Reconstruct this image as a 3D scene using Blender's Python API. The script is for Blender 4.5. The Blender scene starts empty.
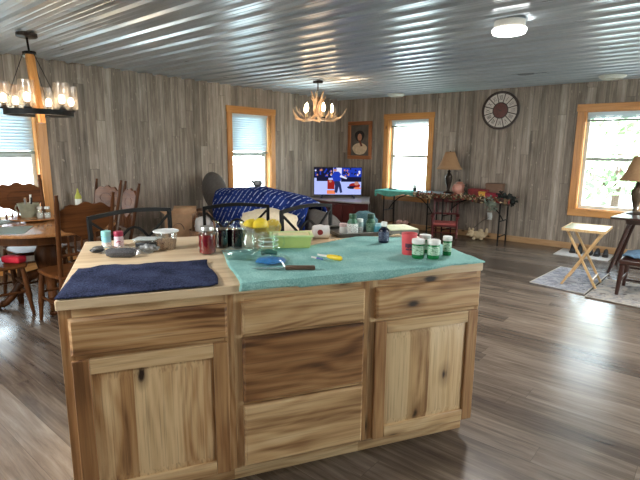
import bpy, bmesh, math, random
from mathutils import Vector, Matrix, noise, Quaternion
random.seed(7)
S = bpy.context.scene
COL = S.collection
R = math.radians
pi = math.pi

# ------------------------------------------------------------------ materials
class NT:
    def __init__(s, name):
        s.m = bpy.data.materials.new(name); s.m.use_nodes = True
        s.t = s.m.node_tree; s.n = s.t.nodes; s.n.clear()
        s.out = s.n.new('ShaderNodeOutputMaterial')
    def add(s, typ, ins=None, **kw):
        n = s.n.new('ShaderNode' + typ)
        for k, v in kw.items(): setattr(n, k, v)
        for k, v in (ins or {}).items():
            if isinstance(v, bpy.types.NodeSocket): s.t.links.new(v, n.inputs[k])
            else: n.inputs[k].default_value = v
        return n
    def link(s, a, b): s.t.links.new(a, b)
    def math(s, op, a, b=0.0):
        return s.add('Math', {0: a, 1: b}, operation=op).outputs[0]
    def mix(s, fac, a, b, blend='MIX'):
        n = s.n.new('ShaderNodeMix'); n.data_type = 'RGBA'; n.blend_type = blend
        for i, v in ((0, fac), (6, a), (7, b)):
            if isinstance(v, bpy.types.NodeSocket): s.t.links.new(v, n.inputs[i])
            else: n.inputs[i].default_value = v
        return n.outputs[2]
    def ramp(s, fac, stops, interp='LINEAR'):
        n = s.n.new('ShaderNodeValToRGB'); s.t.links.new(fac, n.inputs[0])
        cr = n.color_ramp; cr.interpolation = interp
        while len(cr.elements) < len(stops): cr.elements.new(0.5)
        for e, (p, c) in zip(cr.elements, stops):
            e.position = p; e.color = c4(c)
        return n.outputs[0]

def c4(c):
    return (c[0], c[1], c[2], 1.0)
def srgb(r, g, b):
    f = lambda v: (v/255/12.92) if v/255 <= 0.04045 else ((v/255+0.055)/1.055)**2.4
    return (f(r), f(g), f(b))

def bsdf(t, col, rough=0.5, metal=0.0, **kw):
    ins = {'Base Color': col if isinstance(col, bpy.types.NodeSocket) else c4(col), 'Roughness': rough, 'Metallic': metal}
    ins.update(kw)
    b = t.add('BsdfPrincipled', ins)
    t.link(b.outputs[0], t.out.inputs[0]); return b

CACHE = {}
def plain(name, col, rough=0.5, metal=0.0, var=0.12, sc=18, bump=0.0, **kw):
    if name in CACHE: return CACHE[name]
    t = NT(name)
    tc = t.add('TexCoord')
    nz = t.add('TexNoise', {'Vector': tc.outputs['Object'], 'Scale': sc, 'Detail': 4})
    lo = tuple(max(0, v*(1-var)) for v in col); hi = tuple(min(1, v*(1+var)) for v in col)
    c = t.ramp(nz.outputs[0], [(0.3, lo), (0.7, hi)])
    b = bsdf(t, c, rough, metal, **kw)
    if bump:
        bp = t.add('Bump', {'Height': nz.outputs[0], 'Strength': bump, 'Distance': 0.01})
        t.link(bp.outputs[0], b.inputs['Normal'])
    CACHE[name] = t.m; return t.m

def emit(name, col, st):
    t = NT(name); e = t.add('Emission', {'Color': c4(col), 'Strength': st}); t.link(e.outputs[0], t.out.inputs[0]); return t.m

def glass(name, col=(1, 1, 1), mixv=0.12, rough=0.03):
    t = NT(name)
    tr = t.add('BsdfTransparent', {'Color': c4(col)})
    gl = t.add('BsdfGlossy', {'Color': (1, 1, 1, 1), 'Roughness': rough})
    fr = t.add('LayerWeight', {'Blend': 0.35})
    f = t.math('ADD', t.math('MULTIPLY', fr.outputs['Facing'], 0.22), mixv)
    mx = t.add('MixShader', {0: f, 1: tr.outputs[0], 2: gl.outputs[0]})
    t.link(mx.outputs[0], t.out.inputs[0]); return t.m

def wood(name, light, mid, dark, axis='x', rough=0.45, strips=0.0, strip_axis='x', knots=0.5, k_obj=0.35, dens=12.0, streak=0.5, spec=0.5, figure=0.0):
    """long-grained timber; every board (object) gets its own tone"""
    t = NT(name)
    tc = t.add('TexCoord'); oi = t.add('ObjectInfo')
    off = t.add('VectorMath', {0: tc.outputs['Object'], 1: (0, 0, 0)}, operation='ADD')
    sh = t.math('MULTIPLY', oi.outputs['Random'], 17.0)
    cmb = t.add('CombineXYZ', {0: sh, 1: sh, 2: sh}); t.link(cmb.outputs[0], off.inputs[1])
    a = {'x': 0, 'y': 1, 'z': 2}[axis]
    def mp(al, ac):
        s = [ac]*3; s[a] = al
        return t.add('Mapping', {'Vector': off.outputs[0], 'Scale': s}).outputs[0]
    g1 = t.add('TexNoise', {'Vector': mp(1.1, dens*2.2), 'Scale': 1.0, 'Detail': 7, 'Roughness': 0.65, 'Distortion': 0.5}).outputs[0]
    g2 = t.add('TexNoise', {'Vector': mp(0.8, 5.0), 'Scale': 1.0, 'Detail': 4, 'Distortion': 2.2}).outputs[0]
    ac = t.add('SeparateXYZ', {0: off.outputs[0]}).outputs[(2 if a != 2 else 0)]
    lf = t.add('TexNoise', {'Vector': mp(0.9, 3.4), 'Scale': 1.0, 'Detail': 2}).outputs[0]
    rg_ = t.math('SINE', t.math('ADD', t.math('MULTIPLY', ac, 130.0), t.math('MULTIPLY', lf, 80.0)))
    v = t.math('ADD', t.math('MULTIPLY', g1, 0.72-streak*0.5), t.math('MULTIPLY', g2, 0.28+streak*0.5))
    v = t.math('ADD', v, t.math('MULTIPLY', rg_, 0.055*figure))
    v = t.math('ADD', v, t.math('MULTIPLY', t.math('SUBTRACT', oi.outputs['Random'], 0.5), k_obj))
    if strips:
        sx = t.add('SeparateXYZ', {0: off.outputs[0]}).outputs[{'x': 0, 'y': 1, 'z': 2}[strip_axis]]
        wn = t.add('TexWhiteNoise', {'W': t.math('FLOOR', t.math('DIVIDE', sx, strips))}, noise_dimensions='1D').outputs[0]
        v = t.math('ADD', v, t.math('MULTIPLY', t.math('SUBTRACT', wn, 0.5), 0.32))
    c = t.ramp(v, [(0.30, light), (0.46, tuple((p+q)/2 for p, q in zip(light, mid))), (0.57, mid), (0.72, dark)])
    g3 = t.add('TexNoise', {'Vector': mp(3.0, dens*7), 'Scale': 1.0, 'Detail': 3}).outputs[0]
    c = t.mix(t.ramp(g3, [(0.52, (0, 0, 0)), (0.68, (0.4, 0.4, 0.4))]), c, c4(dark))
    if knots:
        sp = t.add('SeparateXYZ', {0: off.outputs[0]}); oth = 2 if a != 2 else 0
        kv = t.add('CombineXYZ', {0: t.math('MULTIPLY', sp.outputs[a], 2.1), 1: t.math('MULTIPLY', sp.outputs[oth], 4.6), 2: 0.0}).outputs[0]
        vo = t.add('TexVoronoi', {'Vector': kv, 'Scale': 1.0}, voronoi_dimensions='2D')
        wob = t.math('ADD', vo.outputs['Distance'], t.math('MULTIPLY', t.math('SUBTRACT', g1, 0.5), 0.16))
        sel = t.math('GREATER_THAN', t.add('SeparateColor', {0: vo.outputs['Color']}).outputs[0], 0.5)
        kf = t.ramp(wob, [(0.03, (1, 1, 1)), (0.055*knots+0.03, (0, 0, 0))])
        halo = t.ramp(wob, [(0.05, (0.6, 0.6, 0.6)), (0.17*knots+0.05, (0, 0, 0))])
        c = t.mix(t.math('MULTIPLY', halo, sel), c, c4(tuple(0.75*x for x in dark)))
        c = t.mix(t.math('MULTIPLY', kf, sel), c, c4(tuple(0.15*x for x in dark)))
    b = bsdf(t, c, rough, 0, **{'Specular IOR Level': spec})
    bp = t.add('Bump', {'Height': g1, 'Strength': 0.12, 'Distance': 0.004}); t.link(bp.outputs[0], b.inputs['Normal'])
    return t.m

# ------------------------------------------------------------------ mesh builder
class MB:
    def __init__(s): s.v = []; s.f = []; s.mi = []
    def add(s, vs, fs, mi=0, M=None):
        o = len(s.v)
        for p in vs:
            p = Vector(p); s.v.append(tuple(M @ p) if M else tuple(p))
        for f in fs: s.f.append([i+o for i in f]); s.mi.append(mi)
        return s
    def box(s, x0, x1, y0, y1, z0, z1, mi=0, M=None):
        v = [(x0,y0,z0),(x1,y0,z0),(x1,y1,z0),(x0,y1,z0),(x0,y0,z1),(x1,y0,z1),(x1,y1,z1),(x0,y1,z1)]
        return s.add(v, [(3,2,1,0),(4,5,6,7),(0,1,5,4),(1,2,6,5),(2,3,7,6),(3,0,4,7)], mi, M)
    def cb(s, c, d, mi=0, M=None):
        return s.box(c[0]-d[0]/2, c[0]+d[0]/2, c[1]-d[1]/2, c[1]+d[1]/2, c[2]-d[2]/2, c[2]+d[2]/2, mi, M)
    def beam(s, p0, p1, w, d, mi=0, up=(0, 0, 1)):
        p0, p1 = Vector(p0), Vector(p1); z = (p1-p0); L = z.length; z.normalize()
        u = Vector(up)
        if abs(z.dot(u)) > 0.98: u = Vector((0, 1, 0))
        x = u.cross(z).normalized(); y = z.cross(x)
        M = Matrix(((x.x,y.x,z.x,p0.x),(x.y,y.y,z.y,p0.y),(x.z,y.z,z.z,p0.z),(0,0,0,1)))
        return s.box(-w/2, w/2, -d/2, d/2, 0, L, mi, M)
    def tube(s, pts, r, n=10, mi=0, cap=True, closed=False):
        pts = [Vector(p) for p in pts]; N = len(pts)
        rs = r if isinstance(r, (list, tuple)) else [r]*N
        rings = []; prev = None
        for i, p in enumerate(pts):
            if closed: tg = pts[(i+1) % N]-pts[i-1]
            else: tg = pts[min(i+1, N-1)]-pts[max(i-1, 0)]
            tg.normalize()
            if prev is None:
                ax = Vector((0, 0, 1)) if abs(tg.z) < 0.9 else Vector((1, 0, 0))
                x = ax.cross(tg).normalized()
            else:
                x = (prev - tg*prev.dot(tg))
                x = x.normalized() if x.length > 1e-6 else Vector((1, 0, 0))
            prev = x; y = tg.cross(x)
            rings.append([p + (x*math.cos(2*pi*k/n) + y*math.sin(2*pi*k/n))*rs[i] for k in range(n)])
        vs = [q for rg in rings for q in rg]; fs = []
        for i in range(N if closed else N-1):
            j = (i+1) % N
            for k in range(n):
                fs.append((i*n+k, i*n+(k+1) % n, j*n+(k+1) % n, j*n+k))
        if cap and not closed:
            fs.append(tuple(range(n))[::-1]); fs.append(tuple((N-1)*n+k for k in range(n)))
        return s.add(vs, fs, mi)
    def cyl(s, p0, p1, r0, r1=None, n=16, mi=0):
        return s.tube([p0, p1], [r0, r0 if r1 is None else r1], n, mi)
    def lathe(s, prof, n=24, mi=0, c=(0, 0, 0), M=None, cap=True):
        vs = []; fs = []
        for r, z in prof:
            for k in range(n):
                a = 2*pi*k/n; vs.append((c[0]+r*math.cos(a), c[1]+r*math.sin(a), c[2]+z))
        for i in range(len(prof)-1):
            for k in range(n):
                fs.append((i*n+k, i*n+(k+1) % n, (i+1)*n+(k+1) % n, (i+1)*n+k))
        if cap:
            if prof[0][0] > 1e-5: fs.append(tuple(range(n))[::-1])
            if prof[-1][0] > 1e-5: fs.append(tuple((len(prof)-1)*n+k for k in range(n)))
        return s.add(vs, fs, mi, M)
    def prism(s, poly, z0, z1, mi=0, M=None):
        n = len(poly)
        vs = [(x, y, z0) for x, y in poly]+[(x, y, z1) for x, y in poly]
        fs = [tuple(range(n))[::-1], tuple(range(n, 2*n))]+[(i, (i+1) % n, n+(i+1) % n, n+i) for i in range(n)]
        return s.add(vs, fs, mi, M)
    def ball(s, c, r, n=16, m=10, mi=0, jit=0.0, M=None):
        r = (r, r, r) if isinstance(r, (int, float)) else r
        vs = [(c[0], c[1], c[2]-r[2])]; fs = []
        for i in range(1, m):
            th = -pi/2+pi*i/m
            for k in range(n):
                a = 2*pi*k/n
                d = Vector((math.cos(th)*math.cos(a), math.cos(th)*math.sin(a), math.sin(th)))
                q = 1+jit*noise.noise(d*2.3+Vector(c)*7)
                vs.append((c[0]+d.x*r[0]*q, c[1]+d.y*r[1]*q, c[2]+d.z*r[2]*q))
        vs.append((c[0], c[1], c[2]+r[2])); T = len(vs)-1
        for k in range(n):
            fs.append((0, 1+(k+1) % n, 1+k)); b = 1+(m-2)*n; fs.append((T, b+k, b+(k+1) % n))
        for i in range(m-2):
            for k in range(n):
                a0 = 1+i*n; fs.append((a0+k, a0+(k+1) % n, a0+n+(k+1) % n, a0+n+k))
        return s.add(vs, fs, mi, M)
    def grid(s, nx, ny, fn, mi=0):
        vs = [fn(i/nx, j/ny) for j in range(ny+1) for i in range(nx+1)]
        fs = [(j*(nx+1)+i, j*(nx+1)+i+1, (j+1)*(nx+1)+i+1, (j+1)*(nx+1)+i) for j in range(ny) for i in range(nx)]
        return s.add(vs, fs, mi)
    def build(s, name, mat, parent=None, loc=None, rz=None, bevel=0, solid=0, sub=0, ang=38):
        me = bpy.data.meshes.new(name); me.from_pydata(s.v, [], s.f); me.update()
        for m in (mat if isinstance(mat, (list, tuple)) else [mat]): me.materials.append(m)
        for p, i in zip(me.polygons, s.mi): p.material_index = i; p.use_smooth = True
        bm = bmesh.new(); bm.from_mesh(me); bmesh.ops.recalc_face_normals(bm, faces=bm.faces); bm.to_mesh(me); bm.free()
        try: me.set_sharp_from_angle(angle=R(ang))
        except Exception: pass
        o = bpy.data.objects.new(name, me); COL.objects.link(o)
        if parent: o.parent = parent
        if loc: o.location = loc
        if rz is not None: o.rotation_euler.z = rz
        if solid:
            m = o.modifiers.new('s', 'SOLIDIFY'); m.thickness = solid; m.offset = 0
        if sub:
            m = o.modifiers.new('u', 'SUBSURF'); m.levels = m.render_levels = sub
        if bevel:
            m = o.modifiers.new('b', 'BEVEL'); m.width = bevel; m.segments = 2; m.limit_method = 'ANGLE'; m.angle_limit = R(40)
        return o

def tag(o, label, cat, group=None, kind=None):
    o['label'] = label; o['category'] = cat
    if group: o['group'] = group
    if kind: o['kind'] = kind
    return o
def thing(name, label, cat, loc=(0, 0, 0), rz=0.0, group=None, tilt=None):
    o = bpy.data.objects.new(name, None); COL.objects.link(o); o.empty_display_size = 0.05
    o.location = loc; o.rotation_euler = (tilt[0] if tilt else 0, tilt[1] if tilt else 0, rz)
    return tag(o, label, cat, group)
def struct(o): o['kind'] = 'structure'; return o
def dup(root, loc, rz, label, group=None):
    def cp(o, par):
        c = o.copy(); COL.objects.link(c); c.parent = par
        for ch in [x for x in KIDS.get(o, [])]: cp(ch, c)
        return c
    KIDS = {}
    for x in COL.objects:
        if x.parent: KIDS.setdefault(x.parent, []).append(x)
    r = cp(root, None); r.location = loc; r.rotation_euler.z = rz; r['label'] = label
    if group: r['group'] = group
    return r

def fnz(x, y, z=0.0): return noise.noise(Vector((x, y, z)))

# ------------------------------------------------------------------ camera (kitchen side, phone held at eye height)
cam = bpy.data.cameras.new('camera'); co = bpy.data.objects.new('camera', cam); COL.objects.link(co)
cam.sensor_width = 36.0; cam.lens = 36.0*476.21/640.0; cam.clip_start = 0.05
yaw, pit, rol = R(39.971), R(-10.732), R(0.542)
fw = Vector((-math.sin(yaw)*math.cos(pit), math.cos(yaw)*math.cos(pit), math.sin(pit)))
r0 = Vector((math.cos(yaw), math.sin(yaw), 0)); u0 = r0.cross(fw)
rr = r0*math.cos(rol)+u0*math.sin(rol); uu = -r0*math.sin(rol)+u0*math.cos(rol)
co.matrix_world = Matrix(((rr.x,uu.x,-fw.x,6.1709),(rr.y,uu.y,-fw.y,-7.9138),(rr.z,uu.z,-fw.z,1.4479),(0,0,0,1)))
S.camera = co

# ------------------------------------------------------------------ shared materials
def planks(t, along, across, width, length, seam):
    """per-plank random butt joints: returns (tone 0-1, groove mask, plank id)"""
    k = t.math('FLOOR', t.math('DIVIDE', across, width))
    fr = t.math('FRACT', t.math('DIVIDE', across, width))
    of = t.add('TexWhiteNoise', {'W': k}, noise_dimensions='1D').outputs[0]
    z = t.math('ADD', t.math('DIVIDE', along, length), t.math('MULTIPLY', of, 7.31))
    pc = t.math('FLOOR', z); fz = t.math('FRACT', z)
    tone = t.add('TexWhiteNoise', {'Vector': t.add('CombineXYZ', {0: k, 1: pc, 2: 0.0}).outputs[0]}, noise_dimensions='2D').outputs[0]
    e1 = t.math('LESS_THAN', t.math('MINIMUM', fr, t.math('SUBTRACT', 1.0, fr)), seam/width)
    e2 = t.math('LESS_THAN', t.math('MINIMUM', fz, t.math('SUBTRACT', 1.0, fz)), seam/length)
    return tone, t.math('MAXIMUM', e1, e2), k
def wall_mat():
    t = NT('weathered_plank_panelling')
    g = t.add('NewGeometry'); sp = t.add('SeparateXYZ', {0: g.outputs['Position']})
    u = t.math('ADD', t.math('ADD', sp.outputs[0], sp.outputs[1]), 20.0)
    tone, gr, k = planks(t, sp.outputs[2], u, 0.122, 2.7, 0.0022)
    jit = t.math('MULTIPLY', tone, 5.0)
    v = t.add('CombineXYZ', {0: t.math('ADD', sp.outputs[2], jit), 1: u, 2: jit}).outputs[0]
    st = t.add('TexWhiteNoise', {'W': t.math('FLOOR', t.math('MULTIPLY', t.math('ADD', u, jit), 26.0))}, noise_dimensions='1D').outputs[0]
    n1 = t.add('TexNoise', {'Vector': t.add('Mapping', {'Vector': v, 'Scale': (2.6, 44.0, 1)}).outputs[0], 'Scale': 1.0, 'Detail': 7, 'Roughness': 0.72, 'Distortion': 0.5}).outputs[0]
    n2 = t.add('TexNoise', {'Vector': t.add('Mapping', {'Vector': v, 'Scale': (1.8, 9.0, 1)}).outputs[0], 'Scale': 1.0, 'Detail': 4, 'Distortion': 0.8}).outputs[0]
    x = t.math('ADD', t.math('MULTIPLY', tone, 0.13), t.math('MULTIPLY', st, 0.13))
    x = t.math('ADD', x, t.math('MULTIPLY', n1, 0.46)); x = t.math('ADD', x, t.math('MULTIPLY', n2, 0.34))
    c = t.ramp(x, [(0.33, srgb(86, 76, 66)), (0.49, srgb(131, 118, 105)), (0.61, srgb(160, 146, 132)), (0.77, srgb(197, 184, 170))])
    c = t.mix(t.math('MULTIPLY', gr, 0.65), c, c4(srgb(62, 53, 45)))
    n3 = t.add('TexNoise', {'Vector': t.add('Mapping', {'Vector': v, 'Scale': (14.0, 30.0, 1)}).outputs[0], 'Scale': 1.0, 'Detail': 3}).outputs[0]
    c = t.mix(t.ramp(n3, [(0.66, (0, 0, 0)), (0.74, (0.6, 0.6, 0.6))]), c, c4(srgb(196, 180, 162)))
    b = bsdf(t, c, 0.6)
    bp = t.add('Bump', {'Height': t.math('SUBTRACT', n1, gr), 'Strength': 0.25, 'Distance': 0.004}); t.link(bp.outputs[0], b.inputs['Normal'])
    return t.m
def floor_mat():
    t = NT('vinyl_plank_floor')
    g = t.add('NewGeometry'); sp = t.add('SeparateXYZ', {0: g.outputs['Position']})
    tone, gr, k = planks(t, t.math('ADD', sp.outputs[0], 20.0), t.math('ADD', sp.outputs[1], 20.0), 0.152, 1.22, 0.0012)
    jit = t.math('MULTIPLY', tone, 6.0)
    v = t.add('CombineXYZ', {0: t.math('ADD', sp.outputs[0], jit), 1: sp.outputs[1], 2: jit}).outputs[0]
    n1 = t.add('TexNoise', {'Vector': t.add('Mapping', {'Vector': v, 'Scale': (2.0, 30.0, 1)}).outputs[0], 'Scale': 1.0, 'Detail': 8, 'Roughness': 0.7, 'Distortion': 0.6}).outputs[0]
    n2 = t.add('TexNoise', {'Vector': t.add('Mapping', {'Vector': v, 'Scale': (1.4, 8.0, 1)}).outputs[0], 'Scale': 1.0, 'Detail': 4, 'Distortion': 0.9}).outputs[0]
    x = t.math('ADD', t.math('MULTIPLY', tone, 0.14), t.math('ADD', t.math('MULTIPLY', n1, 0.55), t.math('MULTIPLY', n2, 0.34)))
    c = t.ramp(x, [(0.32, srgb(54, 44, 37)), (0.47, srgb(88, 76, 66)), (0.60, srgb(116, 103, 91)), (0.76, srgb(148, 135, 121))])
    c = t.mix(t.math('MULTIPLY', gr, 0.5), c, c4(srgb(46, 38, 32)))
    b = bsdf(t, c, 0.27)
    bp = t.add('Bump', {'Height': n1, 'Strength': 0.015, 'Distance': 0.002}); t.link(bp.outputs[0], b.inputs['Normal'])
    return t.m

WALL = wall_mat(); FLOOR = floor_mat()
PINE = wood('knotty_pine_trim', srgb(212, 152, 84), srgb(190, 126, 60), srgb(146, 86, 38), 'z', 0.38, knots=0.45, k_obj=0.12)
PINEX = wood('knotty_pine_trim_flat', srgb(212, 152, 84), srgb(190, 126, 60), srgb(146, 86, 38), 'x', 0.38, knots=0.45, k_obj=0.12)
PINEY = wood('knotty_pine_trim_side', srgb(212, 152, 84), srgb(190, 126, 60), srgb(146, 86, 38), 'y', 0.38, knots=0.45, k_obj=0.12)
H_L, H_M, H_D = srgb(218, 188, 144), srgb(174, 132, 88), srgb(98, 62, 36)
HICX = wood('rustic_hickory_across', H_L, H_M, H_D, 'x', 0.42, knots=0.8, k_obj=0.20, streak=0.75, figure=0.9, dens=17.0)
HICZ = wood('rustic_hickory_upright', H_L, H_M, H_D, 'z', 0.42, knots=0.5, k_obj=0.14, figure=0.7, dens=17.0)
HICP = wood('rustic_hickory_panel', H_L, H_M, H_D, 'z', 0.42, strips=0.085, strip_axis='x', knots=0.6, k_obj=0.06, figure=0.9, dens=17.0)
PL, PM, PD = srgb(216, 188, 146), srgb(190, 154, 110), srgb(128, 90, 56)
BL_, BM_, BD_ = srgb(182, 142, 98), srgb(142, 100, 62), srgb(80, 50, 29)
HICX_PALE = wood('pale_hickory_across', PL, PM, PD, 'x', 0.42, knots=0.8, k_obj=0.12, streak=0.75, figure=0.8, dens=17.0)
HICX_BROWN = wood('brown_hickory_across', BL_, BM_, BD_, 'x', 0.42, knots=0.9, k_obj=0.12, streak=0.85, figure=1.0, dens=17.0)
HICZ_BROWN = wood('brown_hickory_upright', BL_, BM_, BD_, 'z', 0.42, knots=0.5, k_obj=0.1, figure=0.7, dens=17.0)
HICP_PALE = wood('pale_hickory_panel', PL, PM, PD, 'z', 0.42, strips=0.11, strip_axis='x', knots=0.8, k_obj=0.04, figure=0.6, dens=17.0)
TOPW = wood('pale_butcher_block', srgb(236, 214, 182), srgb(220, 194, 158), srgb(192, 160, 120), 'x', 0.4, strips=0.09, strip_axis='y', knots=0, k_obj=0)
OAK = wood('dark_oak', srgb(94, 57, 31), srgb(70, 41, 22), srgb(40, 23, 13), 'z', 0.4, knots=0, k_obj=0.08, spec=0.1)
OAKX = wood('dark_oak_across', srgb(112, 68, 36), srgb(84, 49, 24), srgb(46, 26, 14), 'x', 0.5, knots=0, k_obj=0.08, spec=0.1)
OAKT = wood('golden_oak_top', srgb(170, 122, 78), srgb(146, 98, 58), srgb(104, 64, 34), 'x', 0.22, knots=0, k_obj=0)
MAHOG = plain('dark_red_mahogany', srgb(70, 22, 18), 0.3, var=0.3, sc=9)
BLACKM = plain('black_metal', srgb(11, 11, 12), 0.55, 0.0, **{'Specular IOR Level': 0.25})
DARKM = plain('dark_bronze', srgb(48, 38, 32), 0.4, 0.7)
WHITEP = plain('white_plastic', srgb(232, 232, 228), 0.4, var=0.03)
VINYL = plain('white_vinyl', srgb(214, 222, 218), 0.4, var=0.03)
BLACKP = plain('black_plastic', srgb(22, 22, 24), 0.4)
GREYP = plain('grey_plastic', srgb(120, 122, 126), 0.5)
PANE = glass('window_glass', (0.96, 0.98, 0.97), 0.03, 0.0)
CLEAR = glass('clear_glass', (0.94, 0.98, 0.97), 0.035, 0.04)
CLEARP = glass('clear_plastic', (0.90, 0.95, 0.94), 0.07, 0.12)

# ------------------------------------------------------------------ room shell
H = 2.44; XR = 9.6; YF = -10.8; TH = 0.18
fl = MB().box(-TH, XR+TH, YF-TH, TH, -0.12, 0).build('floor', FLOOR); struct(fl)

def wall(name, axis, pos0, pos1, a0, a1, holes):
    m = MB()
    def bx(u0, u1, z0, z1):
        if u1-u0 < 1e-4 or z1-z0 < 1e-4: return
        if axis == 'x': m.box(u0, u1, pos0, pos1, z0, z1)
        else: m.box(pos0, pos1, u0, u1, z0, z1)
    cur = a0
    for (u0, u1, z0, z1) in sorted(holes):
        bx(cur, u0, 0, H+0.12); bx(u0, u1, 0, z0); bx(u0, u1, z1, H+0.12); cur = u1
    bx(cur, a1, 0, H+0.12)
    return struct(m.build(name, WALL))
W1 = (-6.52, -5.69, 0.61, 2.03); W2 = (-2.80, -1.93, 0.61, 2.03)
W3 = (1.215, 2.045, 0.61, 2.02); W4 = (4.53, 5.36, 0.61, 2.03)
FILL_W5 = (-5.0, -3.1, 0.12, 2.1); FILL_W6 = (1.2, 3.8, 0.6, 2.1); FILL_W7 = (-2.6, -0.8, 0.6, 2.1)
wall('wall_left', 'y', -TH, 0, YF-TH, TH, [W1, W2])
wall('wall_back', 'x', 0, TH, 0, XR, [W3, W4])
wall('wall_right', 'y', XR, XR+TH, YF-TH, TH, [FILL_W5, FILL_W7])
wall('wall_front', 'x', YF-TH, YF, 0, XR, [FILL_W6])

# ribbed galvanised ceiling: one sheet, ribs running along x
GALV = NT('galvanised_steel_sheet')
def galv():
    t = GALV; g = t.add('NewGeometry')
    n = t.add('TexNoise', {'Vector': t.add('Mapping', {'Vector': g.outputs['Position'], 'Scale': (1.2, 9, 1)}).outputs[0], 'Scale': 1.0, 'Detail': 5}).outputs[0]
    c = t.ramp(n, [(0.3, srgb(184, 196, 206)), (0.7, srgb(214, 224, 232))])
    rg = t.math('ADD', t.math('MULTIPLY', n, 0.08), 0.25)
    bsdf(t, c, rg, 0.48)
galv()
m = MB(); prof = []
P = 0.2286; y = YF
while y < 0:
    for dy, dz in ((0, 0), (0.018, -0.019), (0.040, -0.019), (0.058, 0), (0.095, 0), (0.102, -0.003), (0.112, -0.003), (0.119, 0), (0.160, 0), (0.167, -0.003), (0.177, -0.003), (0.184, 0)):
        if y+dy <= 0: prof.append((y+dy, H+0.012+dz))
    y += P
prof.append((0.0, H+0.012))
n = len(prof)
vs = [(0, a, b) for a, b in prof]+[(XR, a, b) for a, b in prof]
m.add(vs, [(i, i+1, n+i+1, n+i) for i in range(n-1)])
m.box(-TH, XR+TH, YF-TH, TH, H+0.12, H+0.2)
ce = m.build('ceiling', GALV.m, ang=20); struct(ce)

BASEW = wood('pale_pine_baseboard', srgb(196, 160, 118), srgb(176, 136, 94), srgb(136, 98, 62), 'x', 0.45, knots=0.4, k_obj=0.05)
bb = MB().box(0, XR, -0.016, 0, 0, 0.095).build('baseboard_back', BASEW, bevel=0.003); struct(bb)
bb = MB().box(0, 0.016, YF, -0.016, 0, 0.095).build('baseboard_left', PINEY, bevel=0.003); struct(bb)

# windows -----------------------------------------------------------------
def window(idx, side, hole, lite=True, cw=0.10):
    """built in local coords: x along wall, y into the wall (outwards +), z up; origin at hole's low left corner"""
    u0, u1, z0, z1 = hole; w = u1-u0; h = z1-z0
    o = bpy.data.objects.new('window_%d' % idx, None); COL.objects.link(o); struct(o)
    if side == 'back': o.location = (u0, 0, z0); rz = 0
    elif side == 'left': o.location = (0, u0, z0); rz = pi/2
    elif side == 'right': o.location = (XR, u1, z0); rz = -pi/2
    else: o.location = (u1, YF, z0); rz = pi
    o.rotation_euler.z = rz
    t = 0.022
    MB().box(-cw-0.012, w+cw+0.012, -t, 0, h, h+cw).build('head_casing', PINEX, o, bevel=0.003)
    MB().box(-cw, 0, -t, 0, 0, h).build('side_casing', PINE, o, bevel=0.003)
    MB().box(w, w+cw, -t, 0, 0, h).build('side_casing', PINE, o, bevel=0.003)
    MB().box(-cw, w+cw, -t, 0, -cw, 0).build('sill_casing', PINEX, o, bevel=0.003)
    d = 0.135
    m = MB(); m.box(0, 0.012, 0, d, 0, h); m.box(w-0.012, w, 0, d, 0, h); m.box(0.012, w-0.012, 0, d, 0, 0.012); m.box(0.012, w-0.012, 0, d, h-0.012, h)
    m.build('jamb', PINE, o)
    fr = 0.042; m = MB(); y0, y1 = d-0.03, d+0.04
    m.box(0.012, 0.012+fr, y0, y1, 0.012, h-0.012); m.box(w-0.012-fr, w-0.012, y0, y1, 0.012, h-0.012)
    m.box(0.012+fr, w-0.012-fr, y0, y1, 0.012, 0.012+fr); m.box(0.012+fr, w-0.012-fr, y0, y1, h-0.012-fr, h-0.012)
    m.build('frame', VINYL, o)
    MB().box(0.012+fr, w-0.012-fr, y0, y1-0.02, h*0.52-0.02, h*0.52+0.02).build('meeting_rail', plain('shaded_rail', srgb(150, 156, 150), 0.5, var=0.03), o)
    MB().box(0.03, w-0.03, d+0.012, d+0.016, 0.03, h*0.52).build('lower_pane', PANE, o)
    MB().box(0.03, w-0.03, d+0.022, d+0.026, h*0.52, h-0.03).build('upper_pane', PANE, o)
    # portal guides skylight sampling through the opening
    L = bpy.data.lights.new('portal', 'AREA'); L.shape = 'RECTANGLE'; L.size = w; L.size_y = h
    L.cycles.is_portal = True
    q = bpy.data.objects.new('portal', L); COL.objects.link(q)
    c = Matrix.Translation(o.location) @ Matrix.Rotation(rz, 4, 'Z')
    # area light emits along local -Z: point it inwards (local -y)
    q.matrix_world = c @ Matrix.Translation((w/2, d+0.06, h/2)) @ Matrix.Rotation(-pi/2, 4, 'X')
    return o
window(1, 'left', W1); window(2, 'left', W2); window(3, 'back', W3); window(4, 'back', W4)
window(5, 'right', FILL_W5); window(6, 'front', FILL_W6); window(7, 'right', FILL_W7)  # unseen windows, added on the out-of-view walls to let in fill daylight

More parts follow.
